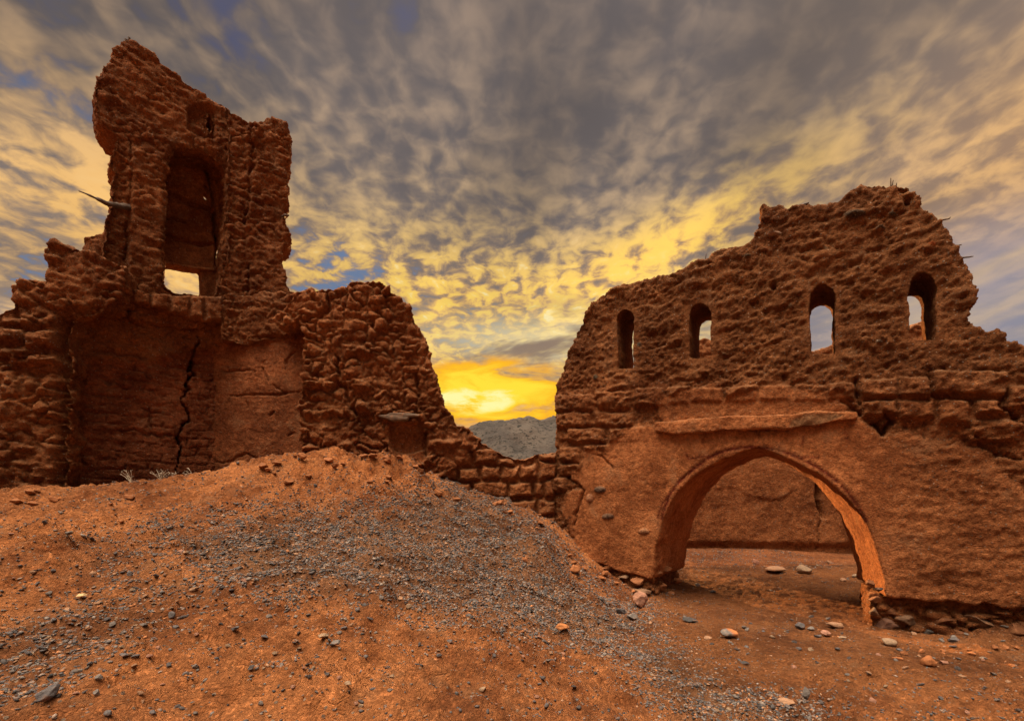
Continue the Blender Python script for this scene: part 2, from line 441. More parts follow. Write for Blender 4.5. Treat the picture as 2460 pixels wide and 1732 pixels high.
def build_ground():
    def axis(lo, hi, step, far):
        core = list(np.arange(lo, hi, step)); out = []; s = step; v = hi
        while v < far: out.append(v); s *= 1.25; v += s
        out.append(far); s = step; v = lo; left = []
        while v > -far:
            s *= 1.25; v -= s; left.append(max(v, -far))
        return np.array(left[::-1]+core+out)
    xs = axis(-7.2, 6.8, .024, 2500.0); ys = axis(1.3, 11.2, .024, 2500.0)
    X, Y = np.meshgrid(xs, ys); z = np.zeros(X.size); xf, yf = X.ravel(), Y.ravel()
    for k in range(0, len(xf), 200000): z[k:k+200000] = gz(xf[k:k+200000], yf[k:k+200000])
    V = np.stack([xf, yf, z], 1); nx, ny = len(xs), len(ys)
    i = np.arange(ny-1)[:, None]*nx+np.arange(nx-1)[None]; i = i.ravel()
    F = np.stack([i, i+1, i+nx+1, i+nx], 1)
    # fine grey silt between the stones of the gravel run: a real change of ground material
    px, py = ground_px(xf, yf, z)
    t = np.ones((len(V), 4), np.float32)
    near = (yf > 1.2) & (yf < 9)
    g = np.zeros(len(V), np.float32)
    w = 18*fbm(V[near]*2.5, 3, 71)
    for poly, k in GRAVEL_ZONES:
        g[near] = np.maximum(g[near], k*sstep(poly_sd(px[near]+w*2.5, py[near]+w*1.5, poly), -40, 70))
    t[:, 0] = 1-.50*g; t[:, 1] = 1-.38*g; t[:, 2] = 1-.10*g
    yard_dark = sstep(px, 1450, 1650)*sstep(py, 1760, 1560)*near      # the yard floor is coloured darker
    t[:, 0] *= 1-.46*yard_dark; t[:, 1] *= 1-.47*yard_dark; t[:, 2] *= 1-.48*yard_dark
    wall_shade = sstep(yf+.25*fbm(V*np.array([2, 2, 0]), 3, 99), 8.3, 8.9)*(yf < 20)*(xf > .5)      # shade along the back wall painted into the rubbly soil colour
    t[:, 0] *= 1-.42*wall_shade; t[:, 1] *= 1-.48*wall_shade; t[:, 2] *= 1-.48*wall_shade
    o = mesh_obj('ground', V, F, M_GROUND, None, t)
    tag(o, kind='structure')
GRAVEL_ZONES = [
    ([(380, 1275), (640, 1235), (900, 1215), (1100, 1160), (1230, 1190), (1330, 1290), (1400, 1400), (1560, 1490), (1480, 1580), (1300, 1545), (1100, 1490), (900, 1450), (650, 1430), (470, 1370)], 1.0),
    ([(1440, 1470), (1570, 1540), (1740, 1620), (1960, 1690), (1980, 1760), (1640, 1760), (1520, 1620)], .85),
    ([(-80, 1500), (150, 1440), (330, 1420), (420, 1480), (270, 1600), (140, 1690), (-80, 1760)], .55),
    ([(150, 1300), (400, 1260), (520, 1350), (600, 1440), (350, 1480), (200, 1440)], .35)]
build_ground()

# ------------------------------------------------------------------ mud walls
class Plane:
    """vertical plane: front face of a wall. s runs to the right, n points into the wall"""
    def __init__(s, x0, y0, dx, dy):
        l = math.hypot(dx, dy); s.o = (x0, y0); s.d = (dx/l, dy/l); s.n = (-dy/l, dx/l)
    @staticmethod
    def px2(pa, Ya, pb, Yb):
        xa = (pa-CX)/FPX*Ya; xb = (pb-CX)/FPX*Yb
        return Plane(xa, Ya, xb-xa, Yb-Ya)
    def sz(s, px, py):
        r = (px-CX)/FPX; t = (r*s.o[1]-s.o[0])/(s.d[0]-r*s.d[1]); Y = s.o[1]+s.d[1]*t
        return t, CZ+(HY-py)/FPX*Y
    def world(s, S, Z, W):
        return np.stack([s.o[0]+s.d[0]*S+s.n[0]*W, s.o[1]+s.d[1]*S+s.n[1]*W, Z], 1)
    def px(s, S, Z):
        X = s.o[0]+s.d[0]*S; Y = np.maximum(s.o[1]+s.d[1]*S, .3)
        return CX+FPX*X/Y, HY-FPX*(Z-CZ)/Y

def solid(polys, T, voxel, smooth_it):
    """extrude flat outlines (first = outer, others = openings), remesh evenly, return verts/quads/normals"""
    cu = bpy.data.curves.new('tmp', 'CURVE'); cu.dimensions = '2D'; cu.fill_mode = 'BOTH'; cu.extrude = T/2
    for pts in polys:
        s = cu.splines.new('POLY'); s.points.add(len(pts)-1)
        for k, (a, b) in enumerate(pts): s.points[k].co = (a, b, 0, 1)
        s.use_cyclic_u = True
    oc = bpy.data.objects.new('tmp', cu); C.objects.link(oc)
    dg = bpy.context.evaluated_depsgraph_get()
    me = bpy.data.meshes.new_from_object(oc.evaluated_get(dg))
    om = bpy.data.objects.new('tmp2', me); C.objects.link(om)
    bm = bmesh.new(); bm.from_mesh(me); bmesh.ops.remove_doubles(bm, verts=bm.verts, dist=1e-5)
    bmesh.ops.recalc_face_normals(bm, faces=bm.faces); bm.to_mesh(me); bm.free()
    r = om.modifiers.new('r', 'REMESH'); r.mode = 'VOXEL'; r.voxel_size = voxel
    if smooth_it:
        s = om.modifiers.new('s', 'SMOOTH'); s.factor = .5; s.iterations = smooth_it
    dg = bpy.context.evaluated_depsgraph_get(); dg.update()
    m2 = bpy.data.meshes.new_from_object(om.evaluated_get(dg))
    n = len(m2.vertices); V = np.empty(n*3, np.float32); m2.vertices.foreach_get('co', V); V = V.reshape(-1, 3)
    N = np.empty(n*3, np.float32); m2.vertex_normals.foreach_get('vector', N); N = N.reshape(-1, 3)
    L = np.empty(len(m2.loops), np.int32); m2.loops.foreach_get('vertex_index', L)
    F = L.reshape(-1, 4)
    for o_, d_ in ((oc, cu), (om, me)): bpy.data.objects.remove(o_)
    bpy.data.curves.remove(cu); bpy.data.meshes.remove(me); bpy.data.meshes.remove(m2)
    return V, F, N

def jag(pts, amp, seed, step=22.0):
    """break up a traced outline (pixel units)"""
    rr = random.Random(seed); out = []
    n = len(pts)
    for k in range(n):
        a, b = pts[k], pts[(k+1) % n]; l = math.hypot(b[0]-a[0], b[1]-a[1]); m = max(1, int(l/step))
        for j in range(m):
            t = j/m; w = 0 if j == 0 else 1
            out.append((a[0]+(b[0]-a[0])*t+rr.uniform(-amp, amp)*w, a[1]+(b[1]-a[1])*t+rr.uniform(-amp, amp)*w))
    return out

def make_wall(name, pl, outline, holes, T, voxel, style, parent, smooth_it=3, w0=0.0, jagamp=5, seed=1, mat=None, holejag=2.0, deform=None):
    polys = [[pl.sz(*p) for p in jag(outline, jagamp, seed)]]
    for h in holes: polys.append([pl.sz(*p) for p in jag(h, holejag, seed+7, 30)])
    V, F, N = solid(polys, T, voxel, smooth_it)
    S, Z, W = V[:, 0].copy(), V[:, 1].copy(), T/2-V[:, 2]
    nS, nZ, nW = N[:, 0], N[:, 1], -N[:, 2]
    px, py = pl.px(S, Z)
    P = pl.world(S, Z, W+w0)
    front = np.clip(-nW*1.6-.2, 0, 1)
    ctx = dict(S=S, Z=Z, W=W, px=px, py=py, P=P, front=front, nS=nS, nZ=nZ, nW=nW, N=len(S))
    dn, df, tint = style(ctx)
    S2, Z2, W2 = S+nS*dn, Z+nZ*dn, W+nW*dn-df*front
    if deform: S2, Z2, W2 = deform(S2, Z2, W2, ctx)
    P2 = pl.world(S2, Z2, W2+w0)
    return mesh_obj(name, P2, F, mat or M_WALL, parent, tint)

# relief building blocks -------------------------------------------------
def rough(P, amp=1.0, seed=0):
    p = P
    return amp*(.050*fbm(p*1.9, 3, seed+1)+.026*fbm(p*6.5, 4, seed+5)+.018*fbm(p*19, 3, seed+9, .65)-.022*np.maximum(0, fbm(p*4.3, 3, seed+31, .5, True)-.35)*2)
def layers(P, amp=1.0, seed=0):
    """eroded mud courses: mostly horizontal ledges"""
    w = P*np.array([1.6, 1.6, 1.0])
    zz = P[:, 2:3]*8.0+1.1*fbm(w, 3, seed+2)[:, None]
    q = np.concatenate([P[:, :2]*1.3, zz], 1)
    a = fbm(q, 3, seed+4)
    return amp*.035*a
def rubble(P, amp=1.0, seed=0, sc=(3.6, 3.6, 6.0)):
    w = P+.16*np.stack([fbm(P*3.3, 3, seed+11), fbm(P*3.3, 3, seed+12), .7*fbm(P*3.3, 3, seed+13)], 1)
    f1, f2, c = voro(w*np.array(sc), seed)
    e = f2-f1
    body = .55*sstep(e, .0, .16)+.45*sstep(e, .05, .5)
    k = .35+.65*sstep(fbm(P*1.7+5, 3, seed+17), -.35, .25)
    return amp*k*(.075*(body-.7)+.07*(c-.5)*sstep(e, 0, .12)), 1-sstep(e, 0, .12), c
def crack(px, py, pts, w, depth, wob=4.0, seed=3, taper=True):
    q = np.stack([px*.02, py*.02, np.full_like(px, seed*1.7)], 1)
    n = fbm(q*1.6, 3, seed)*wob*2; n2 = fbm(q*1.6+31, 3, seed)*wob*2
    d, t = seg_dist(px+n, py+n2, pts)
    wid = w*(.55+.45*np.sin(np.pi*np.clip(t, .03, .97))) if taper else w
    return depth*np.exp(-(d/wid)**2)
def blocks(px, py, rects, h, rnd=7.0, seed=2, wob=5.0):
    """raised mud bricks given as pixel boxes"""
    q = np.stack([px*.02, py*.02, np.full_like(px, seed*2.3)], 1)
    x = px+fbm(q, 3, seed)*wob; y = py+fbm(q+9, 3, seed+1)*wob
    out = np.zeros_like(px); rr = random.Random(seed)
    for (x0, y0, x1, y1) in rects:
        k = rr.uniform(.75, 1.2); sk = rr.uniform(-.03, .03)
        yy = y-(x-(x0+x1)/2)*sk
        d = np.minimum(np.minimum(x-x0, x1-x), np.minimum(yy-y0, y1-yy))
        out = np.maximum(out, k*h*np.sqrt(sstep(d, 0, rnd*2)))
    return out
ONE = lambda c: np.ones((c['N'], 4), np.float32)
def K(pts, s=1.0714, ox=0, oy=0): return [(ox+a*s, oy+b*s) for a, b in pts]
c1 = lambda pts: K(pts, .3587, 0, 60)
c2 = lambda pts: K(pts, .3958, 0, 560)
c3 = lambda pts: K(pts, .3958, 600, 640)
c4 = lambda pts: K(pts, .5052, 1300, 400)
c5 = lambda pts: K(pts, .5052, 1300, 880)

# ================================================================== the wall with the arch
PA = Plane(4.32, 5.3, .839, -.545)
ARCH = [(1556, 1500), (1560, 1461), (1568, 1385), (1575, 1314), (1590, 1259), (1613, 1208), (1649, 1163), (1694, 1128), (1734, 1104),
        (1785, 1085), (1821, 1077), (1861, 1089), (1906, 1110), (1957, 1135), (2007, 1173), (2048, 1213), (2078, 1254), (2103, 1314),
        (2116, 1365), (2126, 1426), (2122, 1470), (2112, 1560), (2112, 1720), (1556, 1720)]
def win(l, r, t, b_, n=8):
    cx, rx = (l+r)/2, (r-l)/2; ry = rx*1.15; pts = [(l, b_)]
    for k in range(n+1):
        a = math.pi*(1-k/n); pts.append((cx+rx*math.cos(a), t+ry-ry*math.sin(a)))
    pts.append((r, b_)); return pts
W1 = win(1482, 1522, 743, 884); W2 = win(1655, 1708, 727, 858); W3 = win(1946, 2007, 682, 850); W4 = win(2184, 2250, 652, 816)
top = K([(1236, 1240), (1240, 1160), (1242, 1000), (1245, 930), (1240, 895), (1250, 850), (1262, 830), (1270, 790), (1290, 750), (1305, 720), (1330, 680), (1370, 650),
         (1425, 630), (1470, 620), (1540, 600), (1580, 582), (1620, 560), (1690, 530), (1695, 510), (1703, 500), (1710, 458), (1722, 465), (1790, 460),
         (1830, 465), (1880, 450), (1920, 418), (1960, 412), (2000, 416), (2035, 414), (2065, 435), (2070, 465), (2110, 490), (2132, 520),
         (2150, 555), (2172, 590), (2180, 625), (2190, 640), (2180, 648), (2193, 667), (2176, 690), (2172, 712), (2185, 728), (2215, 745), (2244, 738),
         (2264, 768), (2300, 772), (2420, 790), (2560, 830), (2720, 900), (2720, 1380)])
# bottom edge of the plastered body; the footing stands back underneath
bot = [(2900, 1500), (2460, 1462), (2300, 1446), (2130, 1434), (2126, 1426)]
outerA = top + bot + list(reversed(ARCH[:-5])) [0:] 
outerA = top + bot + [p for p in reversed(ARCH[2:19])] + [(1562, 1392), (1500, 1376), (1430, 1352), (1390, 1320), (1345, 1300), (1322, 1330)]
PLASTER = [(1370, 1290), (1350, 1190), (1400, 1130), (1420, 1060), (1560, 1015), (1590, 1045), (1800, 1035), (2060, 1005), (2130, 1050), (2260, 1060), (2340, 1070), (2480, 1200), (2760, 1250), (2760, 1600), (1300, 1500)]
PLASTER2 = [(1580, 960), (1700, 935), (2030, 935), (2055, 1010), (1590, 1030)]
def R5(*r): return [(1300+.5052*a, 880+.5052*b, 1300+.5052*c, 880+.5052*d) for a, b, c, d in r]
BRICKS = R5((60, 135, 250, 215), (268, 118, 425, 205), (440, 100, 590, 190), (600, 95, 705, 180), (712, 95, 860, 175), (870, 92, 1030, 170), (1038, 92, 1190, 165), (1200, 88, 1350, 165), (1360, 80, 1490, 160),
            (65, 222, 235, 290), (255, 215, 440, 285), (125, 293, 305, 360), (325, 290, 510, 360), (85, 378, 185, 455), (200, 370, 330, 450), (85, 462, 190, 520), (40, 525, 120, 600),
            (1515, 60, 1695, 150), (1705, 50, 1850, 150), (1860, 20, 2215, 140), (1530, 160, 1690, 240), (1700, 165, 1870, 250), (1885, 160, 2030, 270), (2060, 160, 2200, 230), (2220, 90, 2420, 200), (2040, 250, 2290, 360))
RED1 = [(575, 725), (590, 670), (615, 605), (660, 545), (720, 490), (790, 440), (850, 410), (920, 392), (1010, 385), (1090, 392), (1170, 412), (1250, 445), (1330, 490), (1400, 540), (1460, 600), (1510, 670), (1545, 735)]
def styleA(c):
    px, py, P = c['px'], c['py'], c['P']
    nz = fbm(np.stack([px*.012, py*.012, px*0+4], 1), 4, 5)
    nh = fbm(P*11, 3, 64); x2, y2 = px+nz*46+nh*13, py+nz*34+nh*11
    pm = np.maximum(sstep(poly_sd(x2, y2, PLASTER), -9, 8), .7*sstep(poly_sd(x2, y2, PLASTER2), -5, 8))
    right = sstep(px, 2050, 2250)
    pm = pm*(1-.45*right)
    upper = 1-sstep(py, 880, 950)
    r = rough(P, 1.0, 3); l = layers(P, 1.0, 8); rb, edge, cell = rubble(P, 1.0, 21, (7, 7, 13))
    up = r*.80+l*1.0+rb*.26
    f3 = fbm(P*13, 4, 60, .6)
    up = up+.034*f3+.008*fbm(P*27, 2, 61)
    plast = .022*fbm(P*2.2, 3, 4)+.008*fbm(P*7, 3, 7)+.005*fbm(P*18, 3, 6)-.012*np.maximum(0, fbm(P*2.6, 4, 68, .5, True)-.62)*3
    tool = .012*fbm(P*np.array([9, 9, 9]), 3, 66)*right
    dn = up*(1-pm)+(plast+tool)*pm
    # keep window and arch edges tidy
    df = blocks(px, py, BRICKS, .075, 3.5, 4)*(1-pm*.9)
    df = df-.012*(1-pm)*sstep(py, 940, 1000)*(1-right)
    df += .02*pm*(1-sstep(px, 2040, 2100)*.0)
    zone = sstep(py, 1000, 1080)*right*(1-pm); df -= .05*zone
    # cracks
    ck = crack(px, py, c5([(110, 520), (165, 555), (200, 600), (175, 680), (155, 760)]), 3.5, .06, 5)
    ck += crack(px, py, c5([(255, 420), (320, 450), (345, 490)]), 2.5, .04, 6)
    ck += crack(px, py, c5([(1425, 170), (1490, 200), (1520, 230)]), 4, .07, 5)
    ck += crack(px, py, c5([(1570, 270), (1620, 310), (1670, 260), (1640, 230)]), 7, .13, 6)
    ck += crack(px, py, c5([(2040, 300), (2100, 380), (2180, 420), (2300, 430)]), 4, .05, 8)
    ck += crack(px, py, c5([(1850, 20), (1855, 140), (2040, 160)]), 4, .06, 5)
    ck += crack(px, py, c5([(2215, 110), (2190, 190), (2290, 260)]), 6, .10, 8)
    ck += crack(px, py, c5([(1500, 60), (1500, 120), (1520, 180)]), 5, .08, 5)
    ck += crack(px, py, c5([(630, 420), (665, 365)]), 2, .02, 3)
    df -= ck
    # holes bored in the upper wall
    for hx, hy, hr, hd in ((1857, 687, 7, .12), (2180, 483, 8, .12), (1695, 905, 8, .08), (1885, 905, 9, .06), (2130, 880, 9, .06)):
        df -= hd*np.exp(-((px-hx)**2+(py-hy)**2)/hr**2)
    # raised band along the arch and its dark red painted line
    d, t = seg_dist(px+3*nz, py+3*nz, c5(RED1)); wob = fbm(np.stack([px*.09, py*.09, px*0], 1), 3, 15)
    band = sstep(poly_sd(px, py, ARCH), -30, -24)
    df += .007*band*pm
    inf = sstep(py, 1420, 1380)
    df -= .012*np.exp(-(d/4.0)**2)*inf
    tint = ONE(c)
    tint[:, 3] = 1-pm*.80+right*pm*.2
    tint[:, :3] *= (1+.22*pm*(1-right*.6))[:, None]
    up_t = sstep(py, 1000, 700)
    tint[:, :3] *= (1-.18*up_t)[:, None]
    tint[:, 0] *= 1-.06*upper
    red = (np.exp(-((d+wob*4)/4.6)**2)*sstep(wob, -.55, -.15))*inf
    hooks = [[(555, 720), (575, 660), (600, 620)], [(690, 415), (700, 440), (760, 432)], [(760, 432), (800, 425)], [(1240, 432), (1320, 432)], [(1250, 330), (1240, 370)],
             [(1000, 240), (1010, 262)], [(860, 290), (900, 262), (960, 262)], [(1445, 318), (1455, 324)], [(1445, 340), (1455, 344)], [(768, 350), (775, 352)], [(768, 364), (775, 366)], [(1190, 262), (1230, 232)]]
    for h in hooks:
        dd, _ = seg_dist(px+2*nz, py+2*nz, c5(h)); red = np.maximum(red, .8*np.exp(-(dd/2.6)**2))
    # short hatching across the band
    d2, t2 = seg_dist(px, py, c5(RED1))
    ins = poly_sd(px, py, ARCH)
    hat = (np.sin(t2*330+wob*3) > .75)*(ins > -26)*(ins < -4)*inf*sstep(wob, -.2, .2)
    red = np.clip(np.maximum(red, hat*.55)*c['front'], 0, 1)[:, None]
    tint[:, :3] = tint[:, :3]*(1-red)+np.array([.34, .10, .16])*red
    # river stones and slates set in the mud face
    for sx, sy, sw, sh, cl in EMB:
        q = ((px-sx)/sw)**2+((py-sy)/sh)**2
        m = sstep(q, 1.25, .8)*c['front']
        df += .035*np.sqrt(np.clip(1-q, 0, 1))
        tint[:, :3] = tint[:, :3]*(1-m[:, None])+np.array(cl)*m[:, None]
    # reveal surfaces: gentler relief
    side = (1-c['front'])*(np.abs(c['nZ']) < .9)
    inarch = sstep(poly_sd(px, py, ARCH), -45, -10)
    dn = np.where(inarch > 0, dn*(1-inarch)+inarch*(.025*fbm(P*5, 4, 44)+.010*fbm(P*16, 3, 46))*(1-.6*c['front']), dn)
    wn = np.zeros_like(px)
    for w_ in (W1, W2, W3, W4): wn = np.maximum(wn, sstep(poly_sd(px, py, w_), -22, -6))
    dn = dn*(1-.7*wn); df = df*(1-wn)-.012*wn
    return dn, df, tint
EMB = [(1443, 1176, 14, 8, (.45, .8, 1.6)), (1418, 1196, 8, 10, (1.7, 2.3, 3.4)), (1462, 1240, 14, 7, (.55, .9, 1.7)), (1548, 1276, 13, 7, (.9, 1.1, 1.5)),
       (1998, 943, 6, 5, (2.0, 2.4, 3.0)), (2052, 517, 26, 9, (.38, .7, 1.3)), (2145, 512, 10, 5, (.4, .7, 1.2)), (2115, 547, 10, 5, (.4, .7, 1.3)), (2158, 596, 8, 5, (.8, .9, 1)), (1497, 1018, 12, 6, (.9, .9, .9)),
       (1535, 827, 6, 6, (.4, .8, 1.6)), (2112, 821, 9, 4, (.6, 1.1, 2.0)), (1430, 905, 5, 6, (.4, .8, 1.4)), (1795, 615, 8, 5, (.45, .8, 1.4)), (1985, 596, 6, 4, (.6, .9, 1.3)), (1840, 600, 6, 4, (.9, 1, 1.2)), (1900, 735, 7, 4, (.5, .8, 1.3)), (2060, 640, 7, 4, (.8, 1.2, 1.8)), (1570, 790, 5, 3, (.8, 1.2, 1.6)), (1740, 850, 6, 3, (.7, 1, 1.3)), (2240, 585, 8, 5, (1.2, .8, .6))]
def deformA(S, Z, W, c):
    # the wall thickens below the windows and the passage narrows towards the yard
    px, py = c['px'], c['py']; low = sstep(Z, 3.0, 2.0)
    t = np.clip(c['W']/.78, 0, 1)
    W = W+.62*t*low
    sc = (PA.sz(1600, 1300)[0]+PA.sz(2110, 1300)[0])/2
    k = np.clip((S-sc)/1.3, -1, 1)
    near = np.exp(-((np.abs(S-sc)-1.2)/.55)**2)*low
    S = S-.17*t*near*np.sign(k)
    return S, Z, W
base = (3.2, 6.1, 0.0)
arch = empty('arched_wall', base, 'tall ruined mud wall with a broad pointed arch and a row of four small arched windows', 'ruined wall')
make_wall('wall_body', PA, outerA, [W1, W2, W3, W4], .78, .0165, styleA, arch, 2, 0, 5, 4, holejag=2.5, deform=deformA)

# footing under the plaster: set back, rougher, stones showing
def foot_style(seed, rb=1.0, tone=.85):
    def f(c):
        r = rough(c['P'], .8, seed); b_, e, cell = rubble(c['P'], rb, seed+3, (5, 5, 9))
        t = ONE(c); t[:, :3] *= (tone+.25*cell)[:, None]
        return r+b_*.8, np.zeros(c['N']), t
    return f
footR = [(2090, 1432), (2088, 1560), (2150, 1640), (2900, 1720), (2900, 1400)]
make_wall('footing', PA, footR, [], 1.15, .022, foot_style(51, 1.3), arch, 3, .09, 3, 5)
footL = [(1300, 1225), (1290, 1500), (1574, 1520), (1572, 1440), (1566, 1350), (1400, 1290)]
make_wall('footing', PA, footL, [], 1.5, .022, foot_style(61), arch, 3, .03, 3, 6)

# the long plastered ledge over the arch
LEDGE = c5([(545, 272), (600, 262), (700, 258), (850, 245), (1000, 240), (1150, 235), (1300, 222), (1420, 216), (1505, 216), (1512, 244), (1490, 262), (1400, 266), (1300, 285), (1200, 300), (1000, 303), (860, 310), (700, 325), (600, 325), (545, 312)])
def ledge_style(c):
    t = ONE(c); t[:, 3] = .35; t[:, :3] *= 1.2
    q = poly_sd(c['px'], c['py'], c5([(1190, 262), (1250, 235), (1400, 228), (1440, 240), (1380, 268), (1240, 298), (1180, 296)]))
    m = sstep(q, -3, 4)[:, None]*.9
    t[:, :3] = t[:, :3]*(1-m)+np.array([.75, 1.05, 1.35])*m
    return .030*fbm(c['P']*4, 4, 77)+.01*fbm(c['P']*15, 3, 78)-.012*m[:, 0], np.zeros(c['N']), t
make_wall('ledge', PA, LEDGE, [], .32, .013, ledge_style, arch, 24, -.11, 1.5, 9)

# ================================================================== the yard's back wall, seen through the arch and the windows
PB = Plane(3.0, 11.05, 1.0, -.02)
outB = [(1527, 1350), (1535, 1100), (1560, 900), (1610, 860), (1660, 815), (1700, 808), (1740, 830), (1790, 860), (1880, 880), (1945, 850), (1975, 842), (2000, 826), (2030, 850), (2080, 835),
        (2150, 800), (2185, 784), (2230, 780), (2290, 800), (2360, 850), (2500, 860), (2500, 1365), (2000, 1360)]
def styleB(c):
    P, px, py = c['P'], c['px'], c['py']
    r = rough(P, .9, 91)*.7+.018*fbm(P*11, 4, 92); rb, e, cell = rubble(P, 1, 95, (3, 3, 6))
    up = sstep(py, 1010, 900)
    df = -.10*sstep(py, 1295, 1318)*1.0
    df -= crack(px, py, [(1945, 1150), (1947, 1180), (1950, 1215), (1953, 1240)], 6.0, .40, 2)
    df -= crack(px, py, [(1938, 1060), (1943, 1130), (1952, 1200), (1945, 1290), (1948, 1330)], 2.0, .08, 5)
    df -= crack(px, py, [(1790, 1175), (1830, 1200), (1870, 1205), (1890, 1180), (1920, 1190)], 2, .02, 8)
    df += .02*sstep(poly_sd(px+6*fbm(P*3, 2, 9), py, [(1600, 1000), (1900, 1000), (1890, 1180), (1860, 1200), (1800, 1195), (1760, 1170), (1600, 1190)]), -2, 4)
    t = ONE(c); t[:, 3] = .75
    return r*(1-.3*(1-up))+rb*up*.8, df, t
def bendB(S, Z, W, c):
    W = W-.10*np.clip(S-1.5, 0, 3)**2*.5+.0*S
    return S, Z, W
bw = empty('courtyard_wall', (5.0, 11.0, .3), 'plastered mud wall closing the yard, seen through the arch and split by a narrow slit', 'ruined wall')
make_wall('wall_body', PB, outB, [], .7, .03, styleB, bw, 3, 0, 5, 12, deform=bendB)

# ================================================================== low brick wall between the two ruins
PL = Plane.px2(1010, 7.36, 1345, 7.58)
outL = c3([(1000, 1040), (1080, 1010), (1270, 990), (1340, 1000), (1400, 1060), (1450, 1085), (1530, 1130), (1600, 1162), (1660, 1168), (1700, 1160), (1760, 1135), (1860, 1125), (1960, 1120), (1960, 1750), (1000, 1500)])
def R3(*r): return [(600+.3958*a, 640+.3958*b, 600+.3958*c_, 640+.3958*d) for a, b, c_, d in r]
BL = R3((1075, 1045, 1272, 1112), (1130, 1125, 1250, 1200), (1258, 1122, 1360, 1200), (1368, 1105, 1500, 1198), (1510, 1165, 1600, 1200), (1115, 1212, 1255, 1295), (1265, 1212, 1390, 1295), (1400, 1205, 1520, 1290), (1528, 1200, 1640, 1290),
        (1650, 1200, 1745, 1290), (1755, 1185, 1875, 1290), (1200, 1310, 1350, 1390), (1362, 1310, 1570, 1405), (1580, 1308, 1725, 1400), (1735, 1310, 1790, 1400), (1797, 1300, 1860, 1400), (1520, 1420, 1750, 1510), (1760, 1420, 1860, 1510), (1640, 1528, 1860, 1600), (1760, 1140, 1860, 1182))
def styleL(c):
    P = c['P']; r = rough(P, .95, 103); df = blocks(c['px'], c['py'], BL, .12, 4, 6, 11)-.05
    t = ONE(c); t[:, :3] *= 1.2; t[:, 3] = .8
    return r+.006*fbm(P*22, 2, 104), df, t
lw = empty('low_brick_wall', (-.2, 7.4, 1.1), 'low broken wall of rounded mud bricks linking the two ruins, with the far hill above it', 'wall')
make_wall('brickwork', PL, outL, [], .5, .015, styleL, lw, 3, .05, 4, 15)

# ================================================================== the tower ruin on the left
TW = Plane(-6.0, 6.5, .738, .674)                 # tower face and left half of the recess
PR = Plane.px2(490, 7.42, 725, 7.30)              # right half of the recess
PP = Plane.px2(540, 7.38, 695, 7.78)              # corner pier
tower = empty('ruined_tower', (-4.9, 7.3, 1.6), 'tall broken mud tower with a deep arched niche and a stick jutting from its side', 'ruined tower')

def crumb(amp=1.0, seed=0, rub=.5, sc=(5, 5, 8), tone=1.0, lay=1.0, alpha=1.0, extra=None):
    def f(c):
        P = c['P']; rb, e, cell = rubble(P, 1.0, seed+3, sc)
        dn = amp*(rough(P, 1.0, seed)+layers(P, lay, seed+2)+rub*rb*(.3+.7*c['front'])+.020*fbm(P*14, 4, seed+6, .65))
        t = ONE(c); t[:, :3] *= (tone*(1+.10*(cell-.5)*rub))[:, None]; t[:, 3] = alpha
        df = np.zeros(c['N'])
        if extra: dn, df, t = extra(c, dn, df, t)
        return dn, df, t
    return f
NICHE = c1([(1108, 1640), (1112, 1400), (1115, 1200), (1108, 1000), (1130, 950), (1145, 870), (1180, 822), (1280, 820), (1350, 832), (1420, 870), (1480, 930), (1512, 1000),
            (1520, 1100), (1512, 1250), (1500, 1400), (1490, 1640)]) + c2([(1300, 395), (1215, 378), (1070, 360), (995, 315)])
slit = c1([(1405, 570), (1422, 620), (1420, 740), (1392, 745), (1385, 680)])
towerO = c1([(690, 1660), (700, 1500), (700, 1300), (735, 1260), (745, 1200), (752, 1100), (735, 1080), (750, 1020), (775, 985), (740, 950), (732, 930), (745, 870), (775, 820), (772, 745), (690, 670),
             (650, 620), (630, 540), (620, 440), (650, 340), (680, 320), (685, 265), (740, 250), (745, 150), (800, 125), (835, 100), (880, 105), (950, 145), (1040, 200), (1080, 250), (1160, 300), (1220, 355),
             (1380, 460), (1400, 490), (1490, 525), (1550, 590), (1640, 635)]) + [(592, 300), (590, 760), (480, 790), (330, 770), (240, 720)]
def tower_extra(c, dn, df, t):
    px, py = c['px'], c['py']
    # shallow sunken panel high up, with the dark slit at its right
    pn = poly_sd(px, py, c1([(1255, 560), (1290, 525), (1400, 525), (1440, 560), (1440, 760), (1300, 745), (1260, 700)]))
    df -= .10*sstep(pn, -3, 4)
    df -= crack(px, py, c1([(1300, 800), (1300, 750), (1250, 690)]), 3, .06, 4)
    # vertical joint between the left face and the front
    df -= .10*sstep(px, 316, 302)*sstep(py, 300, 420)
    df -= crack(px, py, [(312, 330), (316, 420), (310, 520), (306, 600), (300, 690)], 4, .07, 5)
    df -= .05*sstep(poly_sd(px+8*fbm(c['P']*4, 3, 8), py+8*fbm(c['P']*4, 3, 9), NICHE), -14, 2)
    return dn, df, t
make_wall('tower_front', TW, towerO, [NICHE, slit], .62, .019, crumb(.95, 201, .55, (5, 5, 9), .88, 1.0, 1.0, tower_extra), tower, 4, 0, 4, 21)
